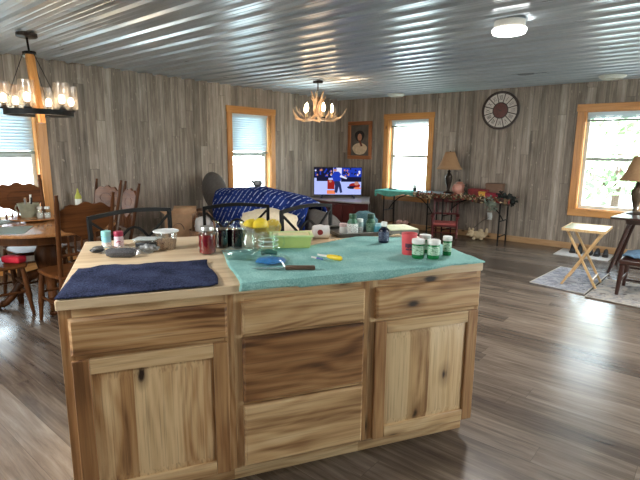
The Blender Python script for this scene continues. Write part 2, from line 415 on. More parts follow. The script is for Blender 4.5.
def slat():
    t = NT('white_blind_slat')
    d = t.add('BsdfDiffuse', {'Color': c4(srgb(230, 240, 244))}); l = t.add('BsdfTranslucent', {'Color': c4(srgb(214, 232, 240))})
    m_ = t.add('MixShader', {0: 0.3, 1: d.outputs[0], 2: l.outputs[0]}); t.link(m_.outputs[0], t.out.inputs[0]); return t.m
SLAT = slat()
def blind(hole, side, drop, label, raised):
    u0, u1, z0, z1 = hole; w = u1-u0-0.05
    loc = (u0+0.025, 0.04, z1) if side == 'back' else (-0.04, u0+0.025, z1)
    o = thing('window_blind', label, 'window blind', loc, 0 if side == 'back' else pi/2, 'window blinds')
    MB().box(0, w, 0.012, 0.05, -0.052, -0.013).build('headrail', SLAT, o)
    m = MB()
    if raised:
        for k in range(10): m.box(0.004, w-0.004, 0.014, 0.05, -0.056-0.0055*k-0.003, -0.056-0.0055*k)
        zb = -0.056-0.055-0.004
        m.build('slat_stack', SLAT, o)
        MB().box(0, w, 0.012, 0.052, zb-0.03, zb).build('bottom_rail', plain('grey_blind_rail', srgb(128, 138, 128), 0.5), o)
    else:
        n = int((drop-0.05)/0.036)
        for k in range(n):
            z = -0.06-0.036*k
            m.add([(0.004, 0.014, z-0.018), (w-0.004, 0.014, z-0.018), (w-0.004, 0.032, z+0.022), (0.004, 0.032, z+0.022)], [(0, 1, 2, 3)])
        m.build('slats', SLAT, o, solid=0.0015)
        MB().box(0, w, 0.014, 0.046, -drop-0.03, -drop).build('bottom_rail', plain('grey_blind_rail', srgb(128, 138, 128), 0.5), o)
    return o
blind(W1, 'left', 0.63, 'white slatted blind half lowered in the window behind the dining table', False)
blind(W2, 'left', 0.63, 'white slatted blind half lowered in the window behind the sofa', False)
blind(W3, 'back', 0, 'raised white blind in the window above the long craft tables', True)
blind(W4, 'back', 0, 'raised white blind in the right window behind the folding tray table', True)

# ------------------------------------------------------------------ outside
GRASS = plain('pale_ground', srgb(172, 174, 168), 0.9, sc=2)
g = MB().box(-40, 50, -45, 45, -0.7, -0.5).build('ground', GRASS); struct(g)
LEAF = plain('leaf_green', (0.19, 0.29, 0.14), 0.7, var=0.5, sc=0.9)
BARK = plain('bark', srgb(80, 66, 54), 0.9)
def tree(x, y, h, r, label, seed):
    rnd = random.Random(seed)
    o = thing('leafy_tree', label, 'tree', (x, y, -0.5), 0, 'trees outside the windows')
    m = MB(); m.tube([(0, 0, -0.05), (0.05, 0.03, h*0.4), (0.0, 0.1, h*0.8)], [0.11, 0.08, 0.03], 8)
    for k in range(6):
        a = rnd.uniform(0, 2*pi); z = h*rnd.uniform(0.3, 0.6)
        m.tube([(0.03, 0.03, z), (math.cos(a)*r*0.4, math.sin(a)*r*0.4, z+h*0.12), (math.cos(a)*r*0.75, math.sin(a)*r*0.75, z+h*0.3)], [0.04, 0.025, 0.01], 6)
    m.build('trunk', BARK, o)
    m = MB()
    for k in range(900):
        a = rnd.uniform(0, 2*pi); zz = rnd.uniform(-1, 1); q = rnd.uniform(0.45, 1.0)
        s = math.sqrt(max(0, 1-zz*zz))
        p = Vector((math.cos(a)*s*r*q, math.sin(a)*s*r*q, h*0.62+zz*h*0.42*q))
        d = Vector((rnd.uniform(-1, 1), rnd.uniform(-1, 1), rnd.uniform(-1, 1))).normalized(); e = d.orthogonal().normalized(); L = rnd.uniform(0.08, 0.18)
        m.add([p-d*L, p+e*L*0.5, p+d*L, p-e*L*0.5], [(0, 1, 2, 3)])
    m.build('foliage', LEAF, o)
tree(4.1, 6.2, 3.0, 1.5, 'light green leafy tree seen low through the right window', 3)
tree(6.2, 9.0, 3.4, 1.7, 'tree further out beyond the right window, partly behind the lamp', 4)
tree(0.2, 7.0, 2.9, 1.6, 'tree beyond the window above the craft tables', 5)
tree(-6.5, 0.6, 2.6, 1.4, 'tree beyond the window behind the sofa', 6)
sh = thing('metal_shed', 'pale ribbed metal shed seen through the dining window', 'shed', (-4.8, -5.2, -0.5))
m = MB()
for k in range(26): m.box(0, 0.03, -2.6+0.2*k, -2.6+0.2*k+0.03, 0, 2.3)
m.box(-2.5, 0, -2.6, 2.6, 0, 2.3); m.build('wall_panel', plain('white_siding', srgb(236, 228, 236), 0.6, var=0.02), sh)
MB().prism([(-2.8, 2.3), (0.3, 2.3), (-1.25, 3.1)], -2.7, 2.7, M=Matrix(((1,0,0,0),(0,0,-1,0),(0,1,0,0),(0,0,0,1)))).build('roof', GREYP, sh)

# ------------------------------------------------------------------ kitchen island
IF = Vector((4.4444, -7.3017, 0)); IY = R(60.508)
IE = Vector((math.cos(IY), math.sin(IY), 0)); IN = Vector((-math.sin(IY), math.cos(IY), 0))
CT = 0.923
def isl(x, y, z=CT): return tuple(IF+IE*x+IN*y+Vector((0, 0, z)))

def cabinet(x0, x1, kind, label):
    """x0..x1 in island coords; origin at left front bottom of the unit"""
    w = x1-x0
    o = thing('base_cabinet', label, 'cabinet', isl(x0, 0.02, 0), IY, 'island base cabinets')
    D = 0.70; zb, zt = 0.105, 0.884
    MB().box(0, w, 0.022, D, zb, zt).build('carcass', HICZ, o)
    MB().box(0, w, 0.075, D-0.05, 0, zb).build('toe_kick', HICX, o)
    # face frame
    sl, sr = FR[kind]
    MB().box(0, sl, 0.0, 0.022, zb, zt).build('stile', HICZ, o, bevel=0.0015)
    MB().box(w-sr, w, 0.0, 0.022, zb, zt).build('stile', HICZ, o, bevel=0.0015)
    rails = [(0.845, zt), (0.68, 0.72), (zb, 0.135)] + ([(0.385, 0.425)] if kind == 'drawers' else [])
    for ra, rb_ in rails: MB().box(sl, w-sr, 0, 0.022, ra, rb_).build('face_rail', HICX, o)
    ov = 0.012; xa, xb = sl-ov, w-sr+ov
    def slab(z0, z1, mt=HICX):
        d = MB(); e = 0.010
        d.box(xa, xb, -0.016, 0.0, z0, z1)
        d.add([(xa, -0.016, z0), (xb, -0.016, z0), (xb, -0.016, z1), (xa, -0.016, z1), (xa+e, -0.024, z0+e), (xb-e, -0.024, z0+e), (xb-e, -0.024, z1-e), (xa+e, -0.024, z1-e)],
              [(4, 5, 6, 7), (0, 1, 5, 4), (1, 2, 6, 5), (2, 3, 7, 6), (3, 0, 4, 7)])
        d.build('drawer_front', mt, o)
    slab(0.708, 0.850, HICX_PALE if kind == 'drawers' else HICX)
    if kind == 'drawers':
        slab(0.412, 0.694, HICX_BROWN); slab(0.118, 0.397, HICX_PALE)
    else:
        z0, z1 = 0.112, 0.690; s = 0.058
        d = MB().box(xa+s-0.006, xb-s+0.006, -0.008, -0.0005, z0+s-0.006, z1-s+0.006)
        e = 0.032; a, b, c, f = xa+s+0.004, xb-s-0.004, z0+s+0.004, z1-s-0.004
        d.add([(a, -0.008, c), (b, -0.008, c), (b, -0.008, f), (a, -0.008, f), (a+e, -0.018, c+e), (b-e, -0.018, c+e), (b-e, -0.018, f-e), (a+e, -0.018, f-e)],
              [(4, 5, 6, 7), (0, 1, 5, 4), (1, 2, 6, 5), (2, 3, 7, 6), (3, 0, 4, 7)])
        dr = d.build('door', HICP if kind == 'left' else HICP_PALE, o)
        for xx in (xa, xb-s): MB().box(xx, xx+s, -0.02, -0.0005, z0, z1).build('door_stile', HICZ_BROWN, dr, bevel=0.003)
        for zz in (z0, z1-s): MB().box(xa+s, xb-s, -0.02, -0.0005, zz, zz+s).build('door_rail', HICX_PALE, dr, bevel=0.003)
    return o
FR = {'left': (0.043, 0.041), 'drawers': (0.042, 0.040), 'right': (0.041, 0.024)}
cabinet(0.014, 0.634, 'left', 'hickory island cabinet at the left, single drawer over a panelled door, below the navy towel')
cabinet(0.634, 1.236, 'drawers', 'middle hickory island cabinet with a stack of three drawers')
cabinet(1.236, 1.834, 'right', 'hickory island cabinet at the right end, drawer over a pale panelled door, toe kick beneath')
TOPQ = [(0.010, 0), (1.830, 0), (1.970, 1.14), (0.0, 1.14)]
ct = MB().prism(TOPQ, 0, 0.038).build('countertop', TOPW, None, isl(0, 0, CT-0.038), IY, bevel=0.004)
tag(ct, 'pale wooden worktop laid across the whole kitchen island', 'countertop')

# towels ------------------------------------------------------------------
def towel_mat(name, c1, c2, sc=60):
    t = NT(name); tc = t.add('TexCoord')
    n1 = t.add('TexNoise', {'Vector': tc.outputs['Object'], 'Scale': sc*3, 'Detail': 3}).outputs[0]
    n2 = t.add('TexNoise', {'Vector': tc.outputs['Object'], 'Scale': 7, 'Detail': 3}).outputs[0]
    x = t.math('ADD', t.math('MULTIPLY', n1, 0.6), t.math('MULTIPLY', n2, 0.4))
    c = t.ramp(x, [(0.40, c1), (0.60, c2)])
    b = bsdf(t, c, 1.0, 0, **{'Specular IOR Level': 0.08})
    bp = t.add('Bump', {'Height': n1, 'Strength': 0.6, 'Distance': 0.004}); t.link(bp.outputs[0], b.inputs['Normal'])
    return t.m
NAVY = towel_mat('navy_terry', srgb(26, 30, 50), srgb(68, 76, 106))
TEAL = towel_mat('teal_terry', srgb(120, 172, 168), srgb(164, 210, 204))
def lerp(a, b, t): return a+(b-a)*t
def navy(u, v):
    yb = 0.435+0.012*math.sin(u*5)
    y = lerp(-0.004, yb, v); x = lerp(lerp(0.012, 0.040, v), lerp(0.572, 0.59, v)+0.01*math.sin(v*6), u)
    w = 0.006*(fnz(x*9, y*9, 1)+0.6*fnz(x*20, y*14, 2))
    w += 0.012*math.exp(-((u-0.78)**2+(v-0.45)**2)/0.03)*(0.6+0.4*math.sin(14*v+6*u))
    return (x, y, 0.006+max(0, 0.004+w))
o = MB().grid(56, 44, navy).build('hand_towel', NAVY, None, isl(0, 0, CT), IY, solid=0.006)
tag(o, 'dark navy terry towel spread over the front left corner of the island', 'towel')
def teal(u, v):
    yb = lerp(0.63, 0.57, min(1, u*3)) if u < 0.33 else lerp(0.57, 0.78, min(1, (u-0.33)/0.35))
    if u > 0.72: yb = lerp(0.78, 0.62, (u-0.72)/0.28)
    xl = lerp(0.652, 0.683, v)+0.005*math.sin(v*9); xr = lerp(1.827, 1.90, v)
    s = lerp(-0.045, yb, v); x = lerp(xl, xr, u)
    drop = 0.030 if x < 0.9 else (0.037 if x < 1.3 else max(0.0, 0.037*(1-(x-1.3)/0.35)))
    drop *= 1.0
    lim = 0.004
    if v < 1/15:   # hanging lip
        f = 1-v*15
        return (x, -0.010-0.002*math.sin(x*30), 0.006-drop*f)
    y = lerp(-0.008, yb, (v-1/15)/(14/15))
    w = 0.0022*(1+fnz(x*6+3, y*16, 4))+0.0016*(1+fnz(x*14, y*9, 6))
    w += 0.003*max(0, math.sin(y*42+fnz(x*3, y*3)*4))*(0.5+0.5*fnz(x*4, 3, 1))
    return (x, y, 0.003+max(0, w))
o = MB().grid(84, 60, teal).build('bath_towel', TEAL, None, isl(0, 0, CT), IY, solid=0.005)
tag(o, 'pale teal bath towel spread over the right half of the island', 'towel')
TZ = CT+0.011     # top of teal towel
CAMR = R(39.97)   # facing the kitchen

# ---- generic little items on the island ---------------------------------
def bottle(name, label, cat, pos, body, h, r, bodymat, capmat, cap_h, cap_r, labmat=None, lz=(0.2, 0.75), neck=0.0, group=None, liquid=None):
    o = thing(name, label, cat, pos, CAMR, group)
    hb = h-cap_h
    if body == 'straight': prof = [(r*0.9, 0), (r, 0.004), (r, hb-0.006), (r*0.9, hb)]
    else: prof = [(r*0.9, 0), (r, 0.005), (r, hb*0.72), (r*0.92, hb*0.82), (cap_r*0.92, hb*0.94), (cap_r*0.9, hb)]
    b = MB().lathe(prof, 24).build('body', bodymat, o)
    MB().lathe([(cap_r*0.97, hb+0.0005), (cap_r, hb+0.003), (cap_r, h-0.003), (cap_r*0.94, h)], 24).build('cap', capmat, o)
    if labmat:
        MB().lathe([(r*1.012, hb*lz[0]), (r*1.015, hb*lz[0]+0.001), (r*1.015, hb*lz[1]), (r*1.012, hb*lz[1]+0.001)], 24, cap=False).build('label_band', labmat, b)
    return o
PAPER = plain('white_label_paper', srgb(226, 228, 222), 0.7, var=0.05)
def printed(name, base, ink, sc=90, thr=0.56):
    t = NT(name); tc = t.add('TexCoord')
    n = t.add('TexNoise', {'Vector': t.add('Mapping', {'Vector': tc.outputs['Object'], 'Scale': (1, 1, 3)}).outputs[0], 'Scale': sc, 'Detail': 2}).outputs[0]
    c = t.ramp(n, [(thr, base), (thr+0.03, ink)]); bsdf(t, c, 0.6); return t.m
LABW = printed('printed_white_label', srgb(228, 230, 226), srgb(120, 128, 130))
LABG = printed('printed_green_label', srgb(176, 206, 182), srgb(84, 140, 100))
AMBG = plain('green_pill_plastic', srgb(26, 118, 62), 0.25, var=0.1)
bottle('supplement_bottle', 'small pale blue bottle with an aqua cap at the left end of the island', 'bottle', isl(0.124, 0.947), 'straight', 0.088, 0.024,
       plain('aqua_plastic', srgb(138, 206, 218), 0.4), plain('aqua_cap', srgb(150, 216, 214), 0.4), 0.028, 0.025, LABW, (0.05, 0.45))
bottle('supplement_bottle', 'small white bottle with a dark pink cap next to the pale blue one', 'bottle', isl(0.186, 0.928), 'straight', 0.086, 0.024,
       plain('pink_white_plastic', srgb(222, 196, 206), 0.4), plain('dark_pink_cap', srgb(164, 40, 74), 0.4), 0.026, 0.0245,
       printed('pink_label', srgb(232, 214, 222), srgb(176, 60, 92), 70), (0.1, 0.7))
# mouse-like gadget
o = thing('computer_mouse', 'small dark rounded mouse at the far left edge of the island top', 'computer mouse', isl(0.087, 0.815), CAMR+0.5)
MB().ball((0, 0, 0.012), (0.036, 0.026, 0.012), 20, 8).build('base_shell', BLACKP, o)
MB().ball((0.004, 0, 0.020), (0.030, 0.023, 0.013), 20, 8).build('top_shell', plain('mottled_grey', srgb(96, 94, 92), 0.5, var=0.4, sc=120), o)
MB().cyl((0.022, -0.003, 0.03), (0.022, 0.003, 0.03), 0.005).build('scroll_wheel', GREYP, o)
# crinkled clear bag
o = thing('plastic_bag', 'crinkled clear plastic bag lying behind the dark oblong case', 'bag', isl(0.235, 0.775), CAMR)
def bag(u, v):
    x = (u-0.5)*0.25; y = (v-0.5)*0.12
    h = 0.012+0.020*abs(fnz(x*26, y*30, 3))+0.014*abs(fnz(x*60, y*50, 5))
    e = min(u, 1-u, v, 1-v)*8
    return (x+0.008*fnz(y*40, x*20), y+0.010*fnz(x*30, y*10, 9), 0.002+h*min(1, e))
MB().grid(30, 18, bag).build('film', glass('crinkled_film', (0.86, 0.88, 0.88), 0.34, 0.25), o)
MB().ball((0.01, 0.0, 0.010), (0.045, 0.03, 0.008), 14, 8, jit=0.3).build('contents', plain('pink_speckled_contents', srgb(196, 150, 158), 0.7, var=0.3, sc=160), o)
# oblong case
o = thing('glasses_case', 'dark grey mesh oblong case lying behind the navy towel', 'case', isl(0.205, 0.655), CAMR+R(4))
pts = [(-0.072, 0, 0.024), (-0.066, 0, 0.024), (-0.045, 0, 0.024), (0, 0, 0.024), (0.045, 0, 0.024), (0.066, 0, 0.024), (0.072, 0, 0.024)]
MB().tube(pts, [0.006, 0.017, 0.023, 0.0238, 0.023, 0.017, 0.006], 20).build('shell', plain('grey_mesh', srgb(74, 74, 78), 0.8, var=0.55, sc=260, bump=0.4), o)
MB().tube([(p[0]*1.005, -0.0242*(1 if abs(p[0]) < 0.05 else 0.72 if abs(p[0]) < 0.07 else 0.2), 0.024) for p in pts], 0.0014, 6).build('zipper', BLACKP, o)
# food box
o = thing('food_container', 'low clear lidded box of dark food beside the tub of nuts', 'container', isl(0.325, 0.855), CAMR)
MB().box(-0.05, 0.05, -0.035, 0.035, 0, 0.036).build('contents', plain('dark_food', srgb(40, 42, 46), 0.5, var=0.4, sc=120), o, bevel=0.006)
MB().box(-0.056, 0.056, -0.041, 0.041, 0.0365, 0.05).build('lid', glass('cloudy_lid', (0.82, 0.86, 0.86), 0.3, 0.2), o, bevel=0.004)
MB().box(-0.06, 0.06, -0.045, 0.045, 0.050, 0.054).build('lid_rim', plain('cloudy_rim', srgb(196, 204, 204), 0.4), o, bevel=0.0015)
# crumpled foil
o = MB().ball((0, 0, 0.02), (0.045, 0.025, 0.02), 20, 12, jit=0.55).build('foil_scrap', plain('foil', srgb(150, 152, 152), 0.35, 0.6, var=0.4, sc=80), None, isl(0.335, 0.74), CAMR)
tag(o, 'small crumpled silvery wrapper in front of the box of dark food', 'wrapper')
# tub of nuts
o = thing('lidded_tub', 'round clear tub of mixed nuts with a white lid on the island', 'tub', isl(0.424, 0.80), CAMR)
MB().lathe([(0.044, 0), (0.046, 0.003), (0.058, 0.092)], 32, cap=False).build('wall', glass('frosted_tub', (0.86, 0.88, 0.88), 0.2, 0.2), o)
m = MB()
MB().lathe([(0.0, 0.001), (0.044, 0.001), (0.0515, 0.050), (0.0, 0.054)], 28).build('nuts', printed('mixed_nuts', srgb(176, 140, 108), srgb(92, 60, 40), 150, 0.5), o)
MB().lathe([(0.0, 0.0925), (0.064, 0.0925), (0.066, 0.094), (0.066, 0.099), (0.061, 0.101), (0.058, 0.098), (0.0, 0.098)], 36).build('lid', plain('milky_lid', srgb(228, 232, 232), 0.35, var=0.03), o)
# mason jars
def mason(label, pos, r, h, juice, fill, group, lid):
    o = thing('mason_jar', label, 'jar', pos, CAMR, group)
    MB().lathe([(r*0.8, 0.0), (r*0.97, 0.008), (r, 0.02), (r, h*0.72), (r*0.97, h*0.78), (r*0.80, h*0.86), (r*0.78, h*0.88)], 32, cap=False).build('glass_body', CLEAR, o)
    MB().lathe([(0.0, 0.004), (r*0.78, 0.004), (r*0.955, 0.012), (r*0.97, 0.02), (r*0.97, min(h*0.72, h*fill)), (0, min(h*0.72, h*fill)+0.001)], 32).build('jelly', juice, o)
    if lid:
        MB().lathe([(0, h*0.885), (r*0.80, h*0.88), (r*0.82, h*0.882), (r*0.82, h*0.985), (r*0.80, h), (0.0, h)], 32).build('lid', lid, o)
        MB().lathe([(r*0.825, h*0.89), (r*0.84, h*0.90), (r*0.825, h*0.91)], 32, cap=False).build('screw_band', lid, o)
    else:
        m = MB()
        m.lathe([(r*0.785, h*0.882), (r*0.82, h*0.90), (r*0.82, h*0.985), (r*0.80, h)], 32, cap=False); m.build('neck', CLEAR, o)
    return o
REDJ = plain('red_jelly', srgb(112, 12, 22), 0.12, var=0.2, **{'Coat Weight': 0.5})
DARKJ = plain('dark_jelly', srgb(16, 8, 14), 0.12, var=0.2, **{'Coat Weight': 0.5})
ZINC = plain('zinc_lid', srgb(196, 196, 192), 0.3, 0.7, var=0.06)
mason('mason jar of red jelly with a silver lid, nearest of the three jars', isl(0.612, 0.605), 0.043, 0.142, REDJ, 0.74, 'mason jars', ZINC)
mason('mason jar of almost black jelly, left of the two dark jars', isl(0.708, 0.728), 0.048, 0.148, DARKJ, 0.72, 'mason jars', None)
mason('open mason jar of dark jelly under the lemon bowl, right of the two dark jars', isl(0.786, 0.698), 0.043, 0.148, DARKJ, 0.72, 'mason jars', None)
# lemon bowl
bo = thing('glass_bowl', 'clear flared glass bowl holding lemon halves behind the jars', 'bowl', isl(0.945, 0.80), CAMR)
MB().lathe([(0.0, 0.003), (0.045, 0.003), (0.05, 0.0), (0.055, 0.006), (0.085, 0.05), (0.105, 0.105), (0.101, 0.105), (0.081, 0.052), (0.05, 0.010), (0, 0.008)], 40).build('vessel', glass('bowl_glass', (0.86, 0.88, 0.84), 0.16, 0.06), bo)
bo['label'] = 'clear flared glass bowl holding lemon halves behind the jars'
LEMON = plain('lemon_rind', srgb(228, 200, 58), 0.4, var=0.12, sc=60, bump=0.2)
LEMOP = printed('lemon_flesh', srgb(236, 206, 92), srgb(246, 232, 170), 60, 0.55)
def lemon(label, off, rx, ry, rz, cut):
    off = (off[0]*1.1, off[1]*1.1, off[2]+0.012)
    o = thing('lemon_half', label, 'lemon', tuple(Vector(isl(0.945, 0.80))+Vector(off)), rz, 'squeezed lemon halves', (rx, ry))
    n = 20; prof = [(0.0, -0.056), (0.007, -0.052), (0.020, -0.046), (0.037, -0.031), (0.046, -0.012), (0.047, 0.0)]
    MB().lathe(prof, n, cap=False).build('rind', LEMON, o)
    MB().lathe([(0.0, -0.004), (0.034, -0.004), (0.042, -0.002), (0.047, 0.0)], n, cap=False).build('flesh', LEMOP, o)
    return o
cr = Vector((math.cos(CAMR), math.sin(CAMR), 0)); cf = Vector((-math.sin(CAMR), math.cos(CAMR), 0))
def rel(a, b, z): return tuple(cr*a+cf*b+Vector((0, 0, z)))
lemon('lemon half, leftmost, rind up against the dark jar', rel(-0.062, -0.012, 0.078), R(170), R(20), CAMR, False)
lemon('lemon half standing tallest in the middle of the glass bowl', rel(-0.005, -0.026, 0.090), R(98), R(0), CAMR+R(165), True)
lemon('lemon half with orange flesh showing at the right of the bowl', rel(0.055, -0.008, 0.082), R(78), R(0), CAMR+R(15), True)
# clear kitchenware in front of the bowl
o = thing('glass_mug', 'clear glass measuring mug with a handle in front of the lemon bowl', 'mug', isl(0.905, 0.515, TZ), CAMR)
MB().lathe([(0.0, 0.004), (0.042, 0.004), (0.044, 0.0), (0.048, 0.01), (0.052, 0.095), (0.049, 0.095), (0.045, 0.012), (0, 0.010)], 32).build('vessel', CLEAR, o)
MB().tube([(0.050, 0, 0.08), (0.075, 0, 0.078), (0.083, 0, 0.05), (0.072, 0, 0.024), (0.047, 0, 0.022)], 0.0055, 8).build('handle', CLEAR, o)
for z in (0.035, 0.06): MB().lathe([(0.0515, z), (0.0525, z+0.002), (0.0515, z+0.004)], 32, cap=False).build('rib_band', plain('pale_ring', srgb(210, 222, 220), 0.3), o)
o = thing('glass_jar', 'small clear empty glass jar left of the measuring mug', 'jar', isl(0.815, 0.555, TZ), CAMR)
MB().lathe([(0.0, 0.003), (0.032, 0.003), (0.036, 0.0), (0.038, 0.008), (0.038, 0.065), (0.03, 0.082), (0.031, 0.098), (0.028, 0.098), (0.027, 0.082), (0.034, 0.064), (0.034, 0.010), (0, 0.008)], 28).build('vessel', CLEAR, o)
MB().lathe([(0.0, 0.0985), (0.033, 0.0985), (0.033, 0.112), (0.0, 0.113)], 24).build('lid', CLEARP, o)
o = thing('clear_tray', 'shallow clear plastic clamshell tray at the left edge of the teal towel', 'tray', isl(0.745, 0.40, TZ), CAMR-R(12))
m = MB(); w, d = 0.075, 0.05
m.add([(-w*.8,-d*.8,0.002),(w*.8,-d*.8,0.002),(w*.8,d*.8,0.002),(-w*.8,d*.8,0.002),(-w,-d,0.045),(w,-d,0.045),(w,d,0.045),(-w,d,0.045)],
      [(0,1,2,3),(0,1,5,4),(1,2,6,5),(2,3,7,6),(3,0,4,7)]); m.build('tray_body', CLEARP, o, solid=0.0015)
m = MB(); m.box(-w-0.008, w+0.008, -d-0.008, -d, 0.043, 0.046); m.box(-w-0.008, w+0.008, d, d+0.008, 0.043, 0.046); m.box(-w-0.008, -w, -d, d, 0.043, 0.046); m.box(w, w+0.008, -d, d, 0.043, 0.046)
m.build('rim', CLEARP, o)
o = thing('plastic_pouch', 'clear plastic pouch with something bright blue inside, on the teal towel', 'pouch', isl(0.85, 0.275, TZ), CAMR-R(6))
def pouch(z):
    def f(u, v):
        x = (u-0.5)*0.165; y = (v-0.5)*0.15; e = min(u, 1-u, v, 1-v)*7
        return (x, y, 0.003+(z*min(1, e))*(1+0.35*fnz(x*35, y*35, 7)))
    return f
MB().grid(22, 20, pouch(0.030)).build('film', CLEARP, o)
MB().ball((0.005, 0.0, 0.012), (0.066, 0.058, 0.012), 22, 10, jit=0.35).build('blue_contents', plain('bright_blue', srgb(52, 132, 204), 0.5, var=0.25, sc=70), o)
MB().tube([(-0.055, 0.07, 0.028), (-0.02, 0.075, 0.036), (0.02, 0.072, 0.03)], [0.012, 0.014, 0.009], 10).build('twist_top', plain('dark_green_film', srgb(44, 92, 82), 0.4), o)
# knife
kd = Vector(isl(1.0, 0.10))-Vector(isl(0.74, 0.185)); ka = math.atan2(kd.y, kd.x)
o = thing('table_knife', 'knife with a brown wooden handle lying along the front of the teal towel', 'knife', isl(0.745, 0.178, TZ), ka)
MB().prism([(0, -0.002), (0.02, -0.012), (0.145, -0.012), (0.145, 0.010), (0.05, 0.010)], 0.006, 0.008).build('blade', plain('steel', srgb(176, 190, 192), 0.25, 0.8), o)
MB().box(0.145, 0.275, -0.012, 0.012, 0.0, 0.018).build('handle', plain('walnut_handle', srgb(88, 66, 50), 0.5, var=0.25), o, bevel=0.005)
# green tub
o = thing('storage_box', 'lime green plastic box with a clear lid behind the teal towel', 'box', isl(1.06, 0.625, CT+0.009), CAMR+R(6))
LIME = plain('lime_plastic', srgb(198, 212, 128), 0.35, var=0.1, sc=8)
m = MB(); w, d = 0.108, 0.065
m.add([(-w*.9,-d*.9,0.0),(w*.9,-d*.9,0.0),(w*.9,d*.9,0.0),(-w*.9,d*.9,0.0),(-w,-d,0.062),(w,-d,0.062),(w,d,0.062),(-w,d,0.062)],
      [(3,2,1,0),(0,1,5,4),(1,2,6,5),(2,3,7,6),(3,0,4,7)]); m.build('box_body', LIME, o, bevel=0.004)
MB().box(-w+0.01, w-0.01, -d+0.008, d-0.008, 0.055, 0.066).build('contents', plain('pale_yellow_food', srgb(232, 222, 170), 0.6, var=0.1), o)
m = MB(); m.box(-w-0.008, w+0.008, -d-0.008, -d+0.006, 0.062, 0.070); m.box(-w-0.008, w+0.008, d-0.006, d+0.008, 0.062, 0.070); m.box(-w-0.008, -w+0.006, -d, d, 0.062, 0.070); m.box(w-0.006, w+0.008, -d, d, 0.062, 0.070)
m.build('rim', plain('pale_green_rim', srgb(206, 224, 160), 0.35), o)
# mug on its side
o = thing('coffee_mug', 'white mug lying on its side with a dark red round emblem', 'mug', isl(1.31, 0.835, CT), CAMR+R(10))
Mx = Matrix.Translation((-0.05, 0, 0.040)) @ Matrix.Rotation(pi/2, 4, 'Y')
MB().lathe([(0.0, 0.0), (0.034, 0.0), (0.039, 0.006), (0.040, 0.098), (0.037, 0.098), (0.036, 0.008), (0, 0.006)], 32, M=Mx).build('vessel', plain('white_ceramic', srgb(226, 222, 220), 0.25, var=0.03), o)
q = MB()
for r_, c_ in ((0.018, 0),):
    vs = []; K = 20
    for ring in range(5):
        for k in range(K):
            a = 2*pi*k/K; rr_ = 0.017*ring/4; x = rr_*math.cos(a); s_ = rr_*math.sin(a); th = s_/0.0405
            vs.append((-0.01+x, -0.0407*math.cos(th+0.1), 0.040+0.0407*math.sin(th+0.1)))
    fs = [(i*K+k, i*K+(k+1) % K, (i+1)*K+(k+1) % K, (i+1)*K+k) for i in range(4) for k in range(K)]
    q.add(vs, fs)
q.build('round_emblem', plain('dark_red_print', srgb(132, 38, 40), 0.4, var=0.3, sc=120), o)
MB().tube([(-0.03, 0.036, 0.055), (-0.03, 0.062, 0.066), (0.01, 0.070, 0.070), (0.03, 0.062, 0.066), (0.03, 0.036, 0.055)], 0.005, 8).build('handle', CACHE['white_ceramic'], o)
# paper scraps
for p_, l_ in ((isl(1.365, 0.735, CT+0.001), 'small beige paper scrap in front of the white mug'), (isl(1.745, 0.70, TZ), 'beige folded paper scrap in front of the cutting board')):
    def scrap(u, v): return ((u-0.5)*0.06*(1-0.3*v), (v-0.5)*0.045, 0.003+0.012*abs(fnz(u*4, v*4, 2))+0.008*u)
    o = MB().grid(8, 8, scrap).build('paper_scrap', plain('beige_paper', srgb(228, 200, 164), 0.8), None, p_, CAMR, solid=0.001); tag(o, l_, 'paper')
# little pen and brush
a_ = CAMR-R(38)
o = thing('pen', 'small white and blue pen lying on the teal towel', 'pen', isl(1.082, 0.277, TZ), a_)
MB().cyl((-0.032, 0, 0.006), (0.0, 0, 0.006), 0.0045, 0.005, 12).build('white_barrel', WHITEP, o)
MB().cyl((0.0, 0, 0.006), (0.034, 0, 0.006), 0.0052, 0.0035, 12).build('blue_barrel', plain('blue_plastic', srgb(58, 84, 168), 0.35), o)
o = thing('cleaning_brush', 'short yellow handled brush with a white tip on the teal towel', 'brush', isl(1.143, 0.262, TZ), a_)
MB().tube([(-0.015, 0, 0.012), (0.0, 0, 0.012), (0.03, 0, 0.012), (0.062, 0, 0.012), (0.07, 0, 0.012)], [0.008, 0.011, 0.0125, 0.012, 0.006], 14).build('yellow_handle', plain('yellow_plastic', srgb(232, 200, 44), 0.35), o)
MB().tube([(-0.075, 0, 0.012), (-0.06, 0, 0.010), (-0.015, 0, 0.012)], [0.0045, 0.005, 0.006], 10).build('white_tip', WHITEP, o)
MB().ball((0.052, 0, 0.0225), (0.007, 0.005, 0.003), 10, 6).build('button', plain('olive', srgb(150, 140, 40), 0.5), o)

# baking tray of bottles
TR0 = (1.44, 0.80); 
o = thing('serving_tray', 'dark metal tray holding pill and supplement bottles at the back of the island', 'tray', isl(1.60, 0.965, CT), IY-R(2))
m = MB(); w, d, h_ = 0.17, 0.155, 0.022
m.box(-w, w, -d, d, 0.0, 0.004)
for a0, a1, b0, b1 in ((-w, w, -d-0.004, -d), (-w, w, d, d+0.004), (-w-0.004, -w, -d-0.004, d+0.004), (w, w+0.004, -d-0.004, d+0.004)): m.box(a0, a1, b0, b1, 0, h_)
m.build('pan', plain('worn_grey_metal', srgb(92, 88, 84), 0.35, 0.7, var=0.3), o)
m = MB(); m.tube([(-w, -d, h_), (w, -d, h_), (w, d, h_), (-w, d, h_)], 0.004, 8, closed=True); m.build('rolled_rim', plain('pale_rim_metal', srgb(170, 164, 156), 0.3, 0.8), o)
ZT = CT+0.004
GRNB = plain('dark_green_bottle', srgb(72, 118, 92), 0.3, var=0.15)
TRAYG = 'bottles standing on the metal tray'
